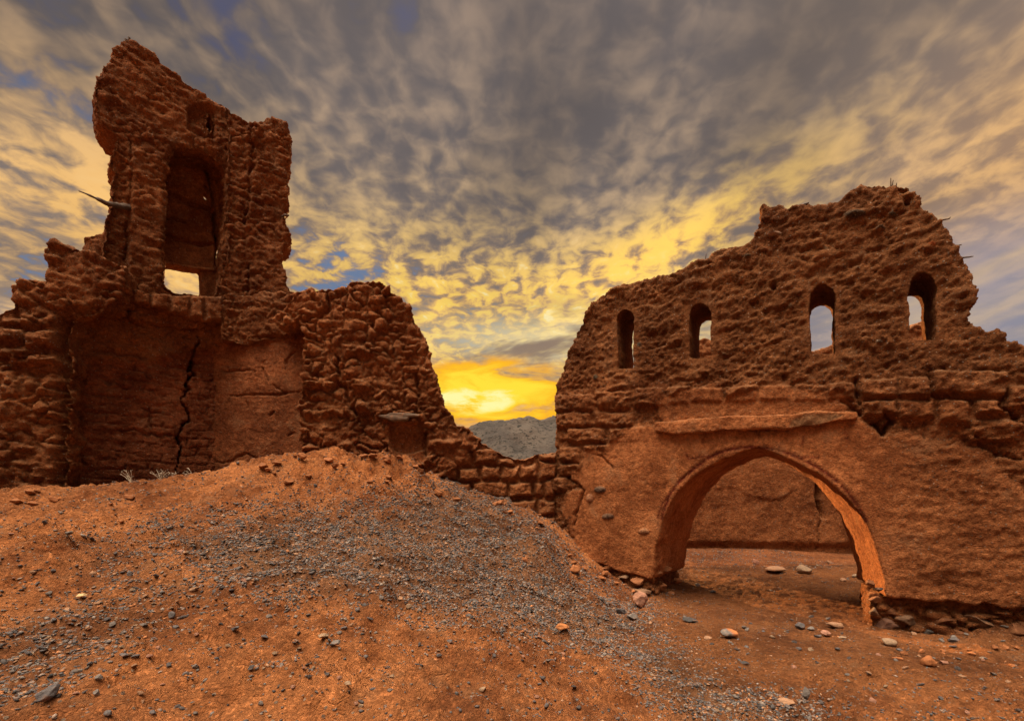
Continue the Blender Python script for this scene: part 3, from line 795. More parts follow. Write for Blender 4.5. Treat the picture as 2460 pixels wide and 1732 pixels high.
# corner pier
pierO = c1([(1500, 530), (1550, 590), (1640, 635), (1700, 655), (1760, 635), (1810, 625), (1870, 635), (1920, 670), (1940, 730), (1940, 800), (1932, 850), (1950, 900), (1905, 970), (1920, 1020), (1922, 1080),
            (1930, 1120), (1910, 1180), (1895, 1240), (1905, 1290), (1915, 1340), (1945, 1400), (1932, 1450), (1880, 1490), (1880, 1540), (1872, 1580), (1888, 1617)]) + \
        c2([(1730, 220), (1737, 300), (1758, 400), (1758, 560), (1600, 700), (1340, 640), (1340, 300)]) + [(540, 640), (545, 420), (548, 320)]
def pier_extra(c, dn, df, t):
    px, py = c['px'], c['py']
    df -= crack(px, py, c2([(1510, 180), (1512, 330), (1505, 400), (1460, 410)]), 4, .09, 4)
    df -= crack(px, py, c1([(1680, 700), (1690, 900), (1670, 1100), (1640, 1300)]), 5, .07, 6)
    df -= .05*sstep(px, 600, 585)
    return dn, df, t
make_wall('corner_pier', PP, pierO, [], .6, .019, crumb(1.0, 231, .7, (5, 5, 10), .86, 1.0, 1.0, pier_extra), tower, 4, 0, 3, 22)
# the panel at the back of the niche, with the window opening under it and chinks of light at its right edge
WINO = c2([(995, 318), (1003, 190), (1215, 225), (1222, 385), (1070, 372)])
panelO = [(372, 330), (470, 310), (532, 345), (535, 560), (520, 610), (523, 720), (372, 720)]
def chink(x, y, w, h): return [(x-w, y), (x-w*.3, y-h), (x+w, y-h*.4), (x+w*.6, y+h), (x-w*.5, y+h*.8)]
chinks = [chink(494, 448, 4.5, 5.5), chink(495, 470, 5.5, 9), chink(510, 503, 5.5, 7), chink(518, 570, 4, 6)]
def panel_extra(c, dn, df, t):
    px, py = c['px'], c['py']; dn = dn*.45
    for p_, w_, d_ in ((c1([(1110, 1120), (1180, 1150), (1300, 1200), (1440, 1245)]), 5, .12), (c1([(1100, 1300), (1180, 1300), (1250, 1325)]), 3, .07), (c1([(1110, 1400), (1200, 1440), (1300, 1465), (1450, 1480)]), 4, .10),
                       (c1([(1340, 900), (1400, 1000), (1440, 1200), (1455, 1500), (1450, 1600)]), 5, .12)):
        df -= crack(px, py, p_, w_, d_, 4)
    df += .02*sstep(py, 1125, 1130)
    return dn, df, t
PN = Plane(TW.o[0]+TW.n[0]*.60, TW.o[1]+TW.n[1]*.60, *TW.d)
make_wall('niche_back', PN, panelO, [WINO]+chinks, .22, .014, crumb(.8, 251, .15, (5, 5, 9), .82, .6, .6, panel_extra), tower, 2, 0, 1, 23, holejag=.5)
# flat timber over the window
make_wall('window_lintel', PN, c2([(985, 172), (1100, 192), (1240, 212), (1300, 222), (1300, 234), (1215, 226), (1003, 192), (985, 190)]), [], .20, .012, crumb(.25, 261, .1, (5, 5, 9), 1.0, .3, .5), tower, 2, -.04, .5, 24)
# recess wall, left half (in line with the tower), its top running down to the left
recL = c2([(300, 250), (500, 180), (560, 175), (760, 290), (995, 330), (1070, 372), (1215, 385), (1345, 395), (1345, 1600), (300, 1600)])
def recL_extra(c, dn, df, t):
    px, py = c['px'], c['py']
    sm = sstep(poly_sd(px+14*fbm(c['P']*3, 3, 9), py+10*fbm(c['P']*3, 3, 10), c2([(400, 760), (900, 760), (1180, 700), (1500, 700), (1500, 1700), (380, 1700)])), -8, 14)
    dn = dn*(1-.35*sm)
    Zc = c['Z']*7.2+.35*fbm(c['P']*2.5, 3, 37); row = np.floor(Zc); u_ = c['S']*3.1+.5*(row % 2)+.25*fbm(c['P']*3, 2, 38); fz = np.abs(Zc-row-.5); fu = np.abs(u_-np.floor(u_)-.5)
    joint = np.maximum(sstep(fz, .40, .48), sstep(fu, .44, .49)); df -= .028*joint*sm*sstep(fbm(c['P']*1.6, 3, 39), -.35, .1)
    w = 3*fbm(c['P']*5, 3, 33)
    df -= .05*sm
    df -= crack(px, py, c2([(1210, 640), (1185, 720), (1165, 800), (1150, 900), (1130, 1010), (1145, 1080), (1110, 1180), (1095, 1300), (1080, 1420)]), 2.0, .34, 11, taper=False)
    df -= crack(px, py, c2([(395, 860), (390, 960), (405, 1060), (400, 1200), (410, 1400)]), 8, .15, 8)
    for p_ in ([(590, 860), (700, 900), (780, 940)], [(700, 1180), (860, 1195), (1000, 1225), (1095, 1220)], [(905, 1040), (915, 1110), (925, 1200)], [(860, 1060), (920, 1080), (980, 1085)], [(420, 1340), (490, 1370), (520, 1400)],
               [(560, 690), (700, 720), (900, 740)], [(470, 740), (480, 820), (520, 850)], [(600, 1020), (640, 1040)], [(450, 480), (470, 560), (560, 620)]):
        df -= crack(px, py, c2(p_), 3, .06, 5)
    t[:, 3] = 1-.35*sm; t[:, :3] *= (1-.05*sm)[:, None]; t[:, 1] *= 1-.12*sm
    return dn, df, t
make_wall('recess_wall', TW, recL, [], .7, .018, crumb(.9, 271, .45, (4, 4, 8), .82, 1.0, 1.0, recL_extra), tower, 3, .10, 4, 25)
# protruding course of bricks under the window
CO = c2([(545, 330), (560, 310), (680, 345), (800, 365), (900, 385), (1000, 400), (1215, 395), (1345, 400), (1350, 560), (1280, 560), (1180, 540), (1060, 510), (980, 480), (880, 455), (780, 435), (700, 425), (560, 385)])
CB = [(560, 300, 660, 395), (668, 330, 790, 425), (800, 360, 905, 455), (915, 385, 1020, 485), (1030, 395, 1140, 515), (1150, 400, 1230, 540), (1238, 400, 1340, 555)]
def course_style(c):
    df = blocks(c['px'], c['py'], [(a*.3958, 560+.3958*b_, cc*.3958, 560+.3958*d) for a, b_, cc, d in CB], .09, 3.5, 6, 3)
    t = ONE(c); t[:, :3] *= .9
    return .7*rough(c['P'], 1, 281)+.01*fbm(c['P']*16, 4, 282), df, t
make_wall('brick_course', TW, CO, [], .34, .015, course_style, tower, 3, -.13, 2, 26)
# recess wall, right half, plastered, top slumping down from the pier
recR = [(478, 790), (480, 735), (520, 730), (560, 700), (690, 690), (760, 720), (760, 1240), (478, 1250)]
def recR_extra(c, dn, df, t):
    px, py = c['px'], c['py']
    sm = sstep(poly_sd(px+10*fbm(c['P']*3, 3, 19), py+8*fbm(c['P']*3, 3, 20), c2([(1150, 680), (1400, 620), (1500, 640), (1700, 600), (1850, 580), (1850, 1600), (1150, 1600)])), -4, 6)
    dn = dn*(1-.72*sm)
    df -= .09*sm
    df -= crack(px, py, c2([(1380, 625), (1480, 620), (1560, 605), (1670, 605)]), 3.5, .08, 3)
    for p_ in ([(1340, 965), (1500, 965), (1640, 960), (1760, 940), (1820, 930)], [(1740, 690), (1700, 750), (1690, 790)], [(1280, 810), (1380, 810), (1500, 820)], [(1200, 1375), (1360, 1370), (1440, 1330), (1500, 1360), (1640, 1395)],
               [(1440, 1010), (1460, 1050)], [(1590, 1090), (1625, 1075)], [(1700, 1225), (1750, 1200)], [(1600, 900), (1700, 960)], [(1540, 790), (1580, 880)]):
        df -= crack(px, py, c2(p_), 2.5, .04, 4)
    t[:, 3] = 1-.55*sm; t[:, 1] *= 1-.05*sm
    return dn, df, t
make_wall('plastered_wall', PR, recR, [], .6, .017, crumb(.9, 291, .5, (4, 4, 8), .84, .8, 1.0, recR_extra), tower, 3, .12, 4, 27)
# square stub left of the tower
make_wall('wall_stub', Plane(-6.42, 6.75, .9, .43), c1([(545, 1660), (548, 1500), (555, 1410), (600, 1403), (690, 1393), (760, 1380), (900, 1700)]), [], .35, .02, crumb(.6, 301, .4, (5, 5, 9), .85, .6, .8), tower, 3, 0, 2, 28)
# left wing: crumbling wall stepping down to the left edge
PW = Plane.px2(-60, 5.75, 175, 6.15)
wing = c2([(-260, 520), (-60, 500), (0, 485), (65, 450), (62, 400), (72, 340), (110, 292), (170, 262), (212, 285), (262, 290), (268, 230), (276, 160), (270, 100), (285, 60), (320, 40), (372, 75), (430, 82), (505, 105), (640, 150), (760, 200)]) + \
       [(300, 690), (250, 740), (190, 760), (172, 800), (165, 930), (160, 1300), (-120, 1330)]
def wing_extra(c, dn, df, t):
    px, py = c['px'], c['py']
    df += blocks(px, py, [(x0*.3958, 560+.3958*y0, x1*.3958, 560+.3958*y1) for x0, y0, x1, y1 in
          ((0, 500, 110, 560), (120, 480, 220, 560), (235, 500, 340, 570), (20, 580, 140, 680), (150, 590, 350, 700), (0, 700, 170, 760), (180, 740, 340, 800), (0, 880, 130, 1000), (140, 900, 300, 960), (0, 1030, 60, 1100))], .08, 5, 8, 6)
    df -= crack(px, py, c2([(400, 500), (410, 620), (390, 760)]), 5, .08, 5)
    df -= .22*sstep(px, 120, 160)*sstep(py, 720, 800)
    return dn, df, t
make_wall('left_wing', PW, wing, [], .8, .02, crumb(1.15, 311, .9, (4, 4, 7), .98, 1.1, 1.0, wing_extra), tower, 4, 0, 5, 29)

# ================================================================== the rubble wall right of the recess
PQ = Plane.px2(700, 6.98, 1130, 7.48)
rubO = c3([(150, 330), (240, 195), (270, 150), (320, 138), (380, 130), (470, 145), (520, 130), (600, 110), (700, 92), (780, 95), (822, 110), (860, 160), (930, 210), (970, 240), (990, 300), (1020, 370), (1062, 430),
          (1072, 480), (1102, 530), (1096, 620), (1142, 670), (1130, 710), (1160, 780), (1190, 850), (1230, 900), (1262, 960), (1342, 1000), (1400, 1060), (1300, 1180), (1120, 1300), (1100, 1500), (300, 1500), (308, 1180), (300, 900), (325, 560), (330, 400), (300, 340), (200, 380)])
PATCH = c3([(845, 955), (1055, 950), (1062, 1060), (1060, 1200), (900, 1200), (850, 1100)])
def rub_extra(c, dn, df, t):
    px, py, P = c['px'], c['py'], c['P']
    df += blocks(px, py, R3((1075, 1045, 1260, 1108), (1060, 1150, 1120, 1215), (440, 850, 615, 910), (560, 470, 760, 560), (330, 860, 420, 920), (620, 690, 745, 760), (640, 820, 740, 890), (310, 1090, 430, 1130), (530, 1060, 640, 1130), (320, 700, 520, 760)), .09, 6, 6, 6)
    sd = poly_sd(px, py, PATCH); df -= .16*sstep(sd, -2, 3); dn = dn*(1-.85*sstep(sd, -2, 3))
    low = sstep(poly_sd(px, py, c3([(845, 1060), (880, 1120), (950, 1140), (1060, 1110), (1070, 1220), (830, 1220)])), -2, 3); df += .10*low
    df -= crack(px, py, c3([(1068, 1010), (1066, 1080), (1072, 1150)]), 5, .16, 2)
    df -= crack(px, py, c3([(530, 560), (545, 690), (590, 780), (620, 870), (640, 900)]), 6, .14, 6)
    df -= crack(px, py, c3([(470, 200), (480, 270), (400, 320), (310, 340)]), 6, .12, 5)
    df -= crack(px, py, c3([(330, 440), (480, 440), (520, 420)]), 4, .08, 5)
    df -= crack(px, py, c3([(540, 690), (510, 750), (330, 750)]), 5, .10, 5)
    df -= crack(px, py, c3([(930, 650), (940, 740), (1020, 800), (1030, 700), (1000, 650)]), 4, .07, 5)
    t[:, 0] *= 1+.05*sstep(py, 1000, 1100)
    return dn, df, t
rub = empty('rubble_wall', (-2.3, 7.4, 1.7), 'crumbling mound-like wall of mud lumps with a small square blind niche under a slate lintel', 'ruined wall')
make_wall('wall_body', PQ, rubO, [], .95, .018, crumb(1.15, 331, 1.25, (4.6, 4.6, 7.2), 1.15, .5, 1.0, rub_extra), rub, 5, -.05, 4, 31)
def slate_style(c):
    t = ONE(c); t[:, :3] = (.16, .115, .085)
    return .010*fbm(c['P']*7, 4, 341)+.012*fbm(c['P']*np.array([2, 2, 40]), 3, 342), np.zeros(c['N']), t
make_wall('slate_lintel', PQ, c3([(775, 915), (830, 905), (860, 898), (960, 896), (1035, 906), (1030, 918), (975, 922), (960, 938), (880, 945), (845, 938), (800, 925)]), [], .30, .012, slate_style, rub, 2, -.14, 1, 33, mat=M_STONE)

# ================================================================== sticks, stones in the footings
def tube(pts, rad, name, mat, parent=None, seg=8, seed=0, wob=.12, origin=None):
    pts = [Vector(p) for p in pts]; P = []; rr = []
    for k in range(len(pts)-1):
        for j in range(4):
            t = j/4; P.append(pts[k].lerp(pts[k+1], t)); rr.append(rad[k]+(rad[k+1]-rad[k])*t)
    P.append(pts[-1]); rr.append(rad[-1]); rn = random.Random(seed); V = []; F = []
    for k, p in enumerate(P):
        d = (P[min(k+1, len(P)-1)]-P[max(k-1, 0)]).normalized(); a = d.orthogonal().normalized(); b_ = d.cross(a)
        for j in range(seg):
            an = 2*math.pi*j/seg; r = rr[k]*(1+rn.uniform(-wob, wob)); V.append(p+(a*math.cos(an)+b_*math.sin(an))*r)
    for k in range(len(P)-1):
        for j in range(seg): F.append((k*seg+j, k*seg+(j+1) % seg, (k+1)*seg+(j+1) % seg, (k+1)*seg+j))
    V.append(P[0]); V.append(P[-1]); n = len(V)
    for j in range(seg):
        F.append(((j+1) % seg, j, n-2)); F.append(((len(P)-1)*seg+j, (len(P)-1)*seg+(j+1) % seg, n-1))
    return mesh_obj(name, [tuple(v) for v in V], np.array(F, object), mat, parent, origin=origin)
def at(px, py, Y): return ((px-CX)/FPX*Y, Y, CZ+(HY-py)/FPX*Y)
tube([at(189, 459, 6.30), at(225, 474, 6.38), at(262, 491, 6.5), at(290, 496, 6.68), at(330, 500, 7.0)], [.007, .015, .030, .042, .04], 'wooden_stick', M_WOOD, tower, 9, 3, .38)
tube([at(680, 520, 7.75), at(688, 517, 7.6), at(694, 518, 7.58)], [.03, .022, .012], 'twig', M_WOOD, tower, 6, 4, .3)
for (x, y, h) in ((309, 92, 9), (301, 96, 6)):
    tube([at(x, y+8, 6.85), at(x+2, y, 6.85), at(x-1, y-h*.3, 6.86)], [.02, .014, .009], 'twig', M_WOOD, tower, 6, 5, .3)
for (x, y, dx, dy) in ((2140, 444, 0, -16), (2143, 444, 3, -11), (2153, 446, 1, -6), (2279, 528, 4, -6), (2328, 618, 10, -2), (1694, 622, 3, -12), (1715, 612, 2, -8), (1462, 702, 3, -7), (2304, 590, 6, -2)):
    s_, z_ = PA.sz(x, y); Yd = PA.o[1]+PA.d[1]*s_+.2
    tube([at(x-(18 if x > 2200 else 0), y+(2 if x > 2200 else 14), Yd), at(x+dx*.5, y+dy*.4, Yd), at(x+dx, y+dy, Yd)], [.010, .007, .004], 'twig', M_WOOD, arch, 5, 6, .3)

# ------------------------------------------------------------------ stones
def ico(n):
    bm = bmesh.new(); bmesh.ops.create_icosphere(bm, subdivisions=n, radius=1.0)
    V = np.array([v.co[:] for v in bm.verts], np.float32); F = np.array([[v.index for v in f.verts] for f in bm.faces]); bm.free(); return V, F
ICO = {n: ico(n) for n in (1, 2, 3, 4)}
def stone_shape(seed, n=3, cuts=7, bumpy=.14, sharp=.95):
    cuts = cuts+4 if bumpy > .08 else 3
    V, F = ICO[n]; V = V.copy(); r = np.random.RandomState(seed)
    for k in range(cuts):
        d = r.normal(size=3); d /= np.linalg.norm(d); h = r.uniform(.45, .8)
        e = V@d-h; V = V-np.outer(np.maximum(e, 0)*sharp, d)
    V = V*(1+bumpy*fbm(V*1.4+seed*3.1, 3, seed % 97)+.03*fbm(V*6+seed, 2, 3))[:, None]
    return V, F
def rotz(V, a): c_, s_ = math.cos(a), math.sin(a); return V@np.array([[c_, s_, 0], [-s_, c_, 0], [0, 0, 1]])
def rotx(V, a): c_, s_ = math.cos(a), math.sin(a); return V@np.array([[1, 0, 0], [0, c_, s_], [0, -s_, c_]])
def roty(V, a): c_, s_ = math.cos(a), math.sin(a); return V@np.array([[c_, 0, -s_], [0, 1, 0], [s_, 0, c_]])
SLATE = (.105, .100, .105); GREY = (.17, .155, .145); PALE = (.27, .19, .125); BUFF = (.34, .20, .12); RUST = (.36, .145, .06); DARK = (.06, .058, .06); PINK = (.36, .19, .13)
def rock(px, py, wpx, hpx, depth=.9, col=GREY, rz=0, rx=0, ry=0, seed=1, sink=.25, label=None, cat='stone', group=None, name='stone', parent=None, Y=None, n=4, cuts=7, bumpy=.14, tint2=None):
    """stone of wpx x hpx pixels whose middle is seen at px,py; rests on the ground there"""
    x, y, z = hit(px, py+hpx*.35) if Y is None else at(px, py, Y)
    s = y/FPX; V, F = stone_shape(seed, n, cuts, bumpy)
    V = V*np.array([wpx*s/2, wpx*s/2*depth, hpx*s/2])
    V = rotz(roty(rotx(V, rx), ry), rz)
    top_ = V[:, 2].max(); z0 = z+(top_*(1-sink) if Y is None else 0)
    Wd = V+np.array([x, y, z0])
    t = np.ones((len(V), 4), np.float32); t[:, :3] = col
    if tint2 is not None:
        m = sstep(V[:, 0]/(wpx*s/2)+.5*V[:, 2]/(hpx*s/2)+.3*fbm(V*30, 2, seed), .1, .45)[:, None]; t[:, :3] = t[:, :3]*(1-m)+np.array(tint2)*m
    o = mesh_obj(name, Wd, F, M_STONE, parent, t, smooth=bumpy < .08, origin=None if parent else (x, y, z))
    if not parent: tag(o, label, cat, group)
    return o
# boulders that carry the right and left piers
sid = 100
for (px, py, w, h, Y, col) in ((2120, 1498, 66, 34, 5.15, PINK), (2138, 1462, 64, 26, 5.2, RUST), (2262, 1482, 78, 40, 4.72, RUST), (2350, 1492, 84, 50, 4.45, BUFF), (2432, 1504, 80, 40, 4.2, RUST), (2172, 1486, 60, 30, 5.05, BUFF), (2310, 1522, 60, 26, 4.5, RUST), (2228, 1512, 46, 20, 4.8, GREY),
                               (2405, 1534, 60, 24, 4.25, RUST), (2500, 1500, 90, 50, 4.0, RUST), (2100, 1440, 26, 22, 5.5, RUST), (2094, 1402, 22, 20, 5.6, RUST), (2098, 1470, 24, 22, 5.5, BUFF), (2110, 1415, 20, 12, 5.42, SLATE)):
    sid += 1; s_, z_ = PA.sz(px, py); rock(px, py, w*1.05, h*1.15, .9, tuple(.42*np.array(col)), seed=sid, Y=PA.o[1]+PA.d[1]*s_+(.14 if w > 40 else .02), name='footing_stone', parent=arch, rz=random.uniform(0, 3), bumpy=.2)
for (px, py, w, h, Y, col) in ((1530, 1398, 52, 22, 6.85, RUST), (1534, 1420, 62, 18, 6.80, BUFF), (1484, 1405, 40, 20, 7.0, GREY), (1432, 1392, 22, 14, 7.2, GREY), (1590, 1408, 30, 24, 7.05, RUST), (1612, 1428, 34, 26, 7.15, RUST), (1582, 1440, 30, 26, 6.95, RUST), (1624, 1395, 24, 22, 7.3, RUST),
                               (1574, 1378, 40, 20, 6.95, RUST), (1605, 1366, 26, 20, 7.1, RUST), (1570, 1462, 34, 22, 6.85, RUST), (1605, 1452, 30, 20, 7.0, BUFF), (1455, 1366, 30, 12, 7.15, RUST), (1500, 1385, 30, 10, 7.0, BUFF), (1400, 1355, 26, 16, 7.2, GREY)):
    sid += 1; rock(px, py, w, h, .8, tuple(.6*np.array(col)), seed=sid, Y=Y, name='footing_stone', parent=arch, rz=random.uniform(-.5, .5), bumpy=.2)
# two stones lodged on the broken top and brow of the arch wall
rock(1834, 568, 22, 18, .9, (.26, .11, .05), seed=301, Y=6.02, name='lodged_stone', parent=arch)
rock(1860, 562, 32, 18, .9, (.20, .13, .09), seed=302, Y=5.9, name='lodged_stone', parent=arch)
rock(1934, 493, 22, 9, .9, SLATE, seed=304, Y=5.85, name='lodged_stone', parent=arch)

# the stones one would pick out on the ground
N5 = lambda x, y: (1300+.5052*x, 880+.5052*y)
ROCKS = [
 ((120, 1672), 62, 34, .45, SLATE, dict(rz=.9, ry=-.35, cuts=9), 'largest dark slate slab lying alone at the lower left of the mound'),
 (N5(895, 1272), 46, 26, .8, GREY, dict(tint2=(.46, .17, .06)), 'grey and orange two-coloured stone in the open in front of the arch'),
 (N5(1252, 967), 33, 26, .9, PALE, dict(bumpy=.06), 'round pale boulder inside the arch near the back wall'),
 (N5(1115, 968), 46, 17, .8, BUFF, dict(bumpy=.06), 'low oval tan boulder inside the arch, left of the round pale boulder'),
 (N5(1025, 928), 16, 22, .5, PINK, dict(ry=-.4), 'upright pinkish stone leaning deep inside the arch'),
 (N5(1652, 1313), 34, 19, .9, PALE, dict(bumpy=.05), 'smooth tan cobble just in front of the right foot of the arch'),
 (N5(1398, 1226), 38, 22, .8, BUFF, dict(cuts=10), 'squarish tan block on the sunlit floor beside the right pier'),
 (N5(1235, 1236), 25, 17, .8, SLATE, {}, 'dark angular stone at the left of the cluster before the right pier'),
 (N5(1284, 1248), 20, 10, .8, GREY, {}, 'small flat grey stone beside the dark angular one before the right pier'),
 (N5(1356, 1272), 28, 18, .8, PINK, {}, 'reddish stone at the front of the cluster before the right pier'),
 (N5(1314, 1281), 19, 11, .8, SLATE, {}, 'small blue-grey stone touching the reddish stone of the cluster'),
 (N5(1432, 1287), 26, 8, .7, PALE, {}, 'thin pale flake right of the reddish stone of the cluster'),
 (N5(468, 1118), 40, 40, .8, PINK, dict(ry=.3, bumpy=.2), 'blocky pinkish stone propped against the left foot of the arch'),
 (N5(435, 1190), 32, 16, .7, GREY, {}, 'grey stone at the edge of the gravel below the left foot of the arch'),
 (N5(380, 1162), 28, 14, .6, SLATE, dict(ry=.3), 'tilted slate flake in the gravel left of the pinkish propped stone'),
 (N5(708, 1203), 36, 16, .8, DARK, {}, 'dark clump of slate in the shade left of the path to the arch'),
 (N5(1955, 1300), 32, 13, .7, SLATE, {}, 'flat slate stone on the ground under the plastered wall right of the arch'),
 (N5(1912, 1406), 22, 14, .8, PINK, {}, 'rounded tan stone low in front of the wall right of the arch'),
 ((1935, 1668), 30, 38, .35, GREY, dict(ry=-.5, rz=.3, cuts=9), 'upright grey shard standing at the lower right of the photo'),
 ((1887, 1685), 52, 16, .5, BUFF, dict(cuts=9), 'flat brown slab lying at the foot of the upright grey shard'),
 ((1786, 1592), 30, 8, .4, DARK, {}, 'thin dark sliver lying in the middle of the path'),
 (N5(1437, 1014), 17, 12, .8, BUFF, {}, 'small brown stone inside the arch towards its right side'),
 (N5(1498, 994), 19, 9, .8, PALE, {}, 'small pale stone inside the arch beside its right jamb'),
 (N5(743, 1038), 17, 10, .8, GREY, {}, 'grey stone on the arch floor nearest the left jamb'),
 (N5(818, 1072), 13, 9, .8, DARK, {}, 'small dark stone on the arch floor right of the grey one'),
 (N5(1368, 930), 16, 8, .8, BUFF, {}, 'small flat stone at the foot of the back wall inside the arch'),
 (N5(106, 1243), 34, 20, .8, (.42, .17, .06), dict(bumpy=.2), 'orange mud clod resting in the dark gravel run'),
 ((1262, 1347), 20, 14, .8, RUST, {}, 'rust coloured stone beside the broken lip of earth above the gravel'),
 ((313, 1378), 15, 20, .7, SLATE, {}, 'small upright slate on the left shoulder of the mound'),
 ((195, 1433), 26, 9, .6, (.50, .38, .20), {}, 'pale yellowish flake on the left slope of the mound'),
 ((238, 1634), 18, 18, .8, GREY, {}, 'rounded light grey pebble above and right of the largest slate slab'),
 ((232, 1668), 22, 18, .8, GREY, dict(cuts=9), 'angular grey pebble beside the largest slate slab'),
 ((260, 1722), 22, 16, .8, SLATE, {}, 'slate pebble cut by the bottom edge of the photo, left side'),
 ((412, 1480), 18, 20, .5, SLATE, dict(ry=-.5), 'leaning slate chip on the bare earth of the left slope'),
 ((565, 1529), 26, 12, .6, SLATE, dict(ry=-.4), 'tilted slate chip on the lower middle of the mound'),
 ((635, 1540), 20, 10, .7, SLATE, {}, 'bluish slate chip right of the tilted slate chip on the mound'),
 ((774, 1536), 28, 12, .8, PALE, {}, 'pale oval pebble at the head of a small cluster, lower middle of the mound'),
 ((806, 1546), 26, 13, .8, GREY, {}, 'grey pebble right of the pale oval one on the mound'),
 ((828, 1510), 18, 11, .8, SLATE, {}, 'isolated dark pebble on smooth earth, lower middle of the mound'),
 ((298, 1580), 28, 12, .7, SLATE, {}, 'dark flat pebble lying among small stones on the lower left slope'),
 ((325, 1583), 22, 13, .7, SLATE, {}, 'dark angular pebble paired with a flat one on the lower left slope'),
 ((470, 1602), 24, 12, .6, GREY, dict(ry=-.4), 'slanting greenish grey chip on the lower slope of the mound'),
 ((604, 1605), 20, 11, .6, DARK, dict(ry=-.4), 'dark chip half buried in the swelling of bare earth'),
 ((836, 1642), 20, 12, .8, PALE, {}, 'pale pebble near the bottom, above the leaning buff chip'),
 ((787, 1618), 12, 10, .8, SLATE, {}, 'small square dark pebble up and left of the pale one near the bottom'),
 ((942, 1626), 14, 9, .8, PALE, {}, 'small light pebble on bare earth at the bottom middle'),
 ((1160, 1660), 20, 12, .8, PALE, {}, 'light pebble near the bottom of the photo, just left of its middle'),
 ((627, 1690), 14, 15, .8, GREY, {}, 'grey cube-like pebble standing at the bottom of the mound'),
 ((368, 1710), 16, 12, .8, SLATE, {}, 'dark pebble close to the bottom edge under the left slope'),
 ((868, 1698), 18, 12, .6, PALE, dict(ry=-.5), 'leaning buff chip close to the bottom edge of the mound'),
 ((1056, 1577), 16, 10, .8, SLATE, {}, 'dark pebble on the bare orange apron right of the mound'),
 ((1080, 1542), 18, 8, .8, SLATE, {}, 'flat dark pebble on the bare orange apron below the gravel'),
 ((2292, 1535), 22, 13, .8, GREY, {}, 'grey stone on the ground just before the boulders of the right footing'),
 ((2235, 1590), 24, 14, .8, SLATE, {}, 'dark stone by the low clods in front of the right footing'),
 ((2160, 1560), 18, 8, .7, SLATE, {}, 'small flat slate in the open ground before the right wall'),
 ((1700, 1532), 22, 10, .8, BUFF, {}, 'flat tan stone at the lower edge of the path, left of its middle'),
]
for k, (p, w, h, dp, col, kw, lab) in enumerate(ROCKS):
    kw = dict(kw); kw.setdefault('rz', random.uniform(-.4, .4)); rock(p[0], p[1], w, h, dp, col, seed=400+k, label=lab, **kw)

# loose pebbles strewn over mound and yard: each its own object, shared shapes
def pebble_set():
    out = []
    for k, col in enumerate((SLATE, GREY, DARK, PALE, BUFF, SLATE, GREY, PINK)):
        V, F = stone_shape(700+k, 2, 7, .15); V = V*np.array([1, .8, .5])
        me = bpy.data.meshes.new('pebble'); me.from_pydata([tuple(v) for v in V], [], [tuple(f) for f in F]); me.update()
        a = me.color_attributes.new('tint', 'FLOAT_COLOR', 'POINT'); a.data.foreach_set('color', np.tile(np.array([*col, 1], np.float32), len(V)))
        me.materials.append(M_STONE); out.append((me, col))
    return out
PEB = pebble_set()
ZONES_P = [((20, 1250, 640, 1725), 120, 'small loose pebble strewn on the left slope of the mound', 'pebbles on the left slope'),
           ((640, 1440, 1400, 1725), 70, 'small loose pebble strewn on the bare earth at the bottom middle', 'pebbles at the bottom middle'),
           ((1620, 1450, 2450, 1720), 90, 'small loose pebble strewn over the trodden ground before the arch wall', 'pebbles before the arch wall')]
rp = random.Random(5)
for (x0, y0, x1, y1), cnt, lab, grp in ZONES_P:
    for k in range(cnt):
        px, py = rp.uniform(x0, x1), rp.uniform(y0, y1); x, y, z = hit(px, py)
        me, col = PEB[rp.randrange(8)]
        o = bpy.data.objects.new('pebble', me); C.objects.link(o); s = rp.uniform(4.5, 11)*y/FPX
        o.location = (x, y, z+s*.15); o.scale = (s, s*rp.uniform(.7, 1.1), s*rp.uniform(.6, 1.1)); o.rotation_euler = (rp.uniform(-.5, .5), rp.uniform(-.5, .5), rp.uniform(0, 6.3))
        tag(o, lab, 'pebble', grp)

# lumps of fallen mud brick lying under the broken walls
CL = [((620, 1095, 1060, 1160), 22, 'lump of fallen mud brick lying on the crest below the rubble wall', 'fallen lumps below the rubble wall'),
      ((2140, 1552, 2450, 1600), 14, 'lump of fallen mud lying under the overhanging plaster right of the arch', 'fallen lumps right of the arch'),
      ((1350, 1330, 1540, 1420), 12, 'lump of fallen mud in the gravel at the left foot of the arch wall', 'fallen lumps left of the arch'),
      ((20, 1180, 330, 1215), 9, 'lump of fallen mud at the foot of the left wing', 'fallen lumps under the left wing'),
      ((1000, 1165, 1310, 1240), 12, 'lump of fallen mud brick at the foot of the low brick wall', 'fallen lumps below the low wall')]
rc = random.Random(9); ck_ = 0
for (x0, y0, x1, y1), cnt, lab, grp in CL:
    for k in range(cnt):
        px, py = rc.uniform(x0, x1), rc.uniform(y0, y1); ck_ += 1; w = rc.uniform(10, 30)*(1 if rc.random() < .75 else 1.4)
        if grp.endswith('low wall'): py = y0+(px-x0)/(x1-x0)*(y1-y0)+rc.uniform(-8, 25)
        if 'left of the arch' in grp: py = y0+(px-x0)/(x1-x0)*(y1-y0)+rc.uniform(-5, 30)
        rock(px, py, w, w*rc.uniform(.45, .7), .85, tuple(rc.uniform(.7, 1.05)*np.array((.30, .115, .042))), rz=rc.uniform(0, 3), ry=rc.uniform(-.3, .3), seed=900+ck_, sink=.4, label=lab, cat='mud lump', group=grp, name='mud_lump', n=3, bumpy=.22)

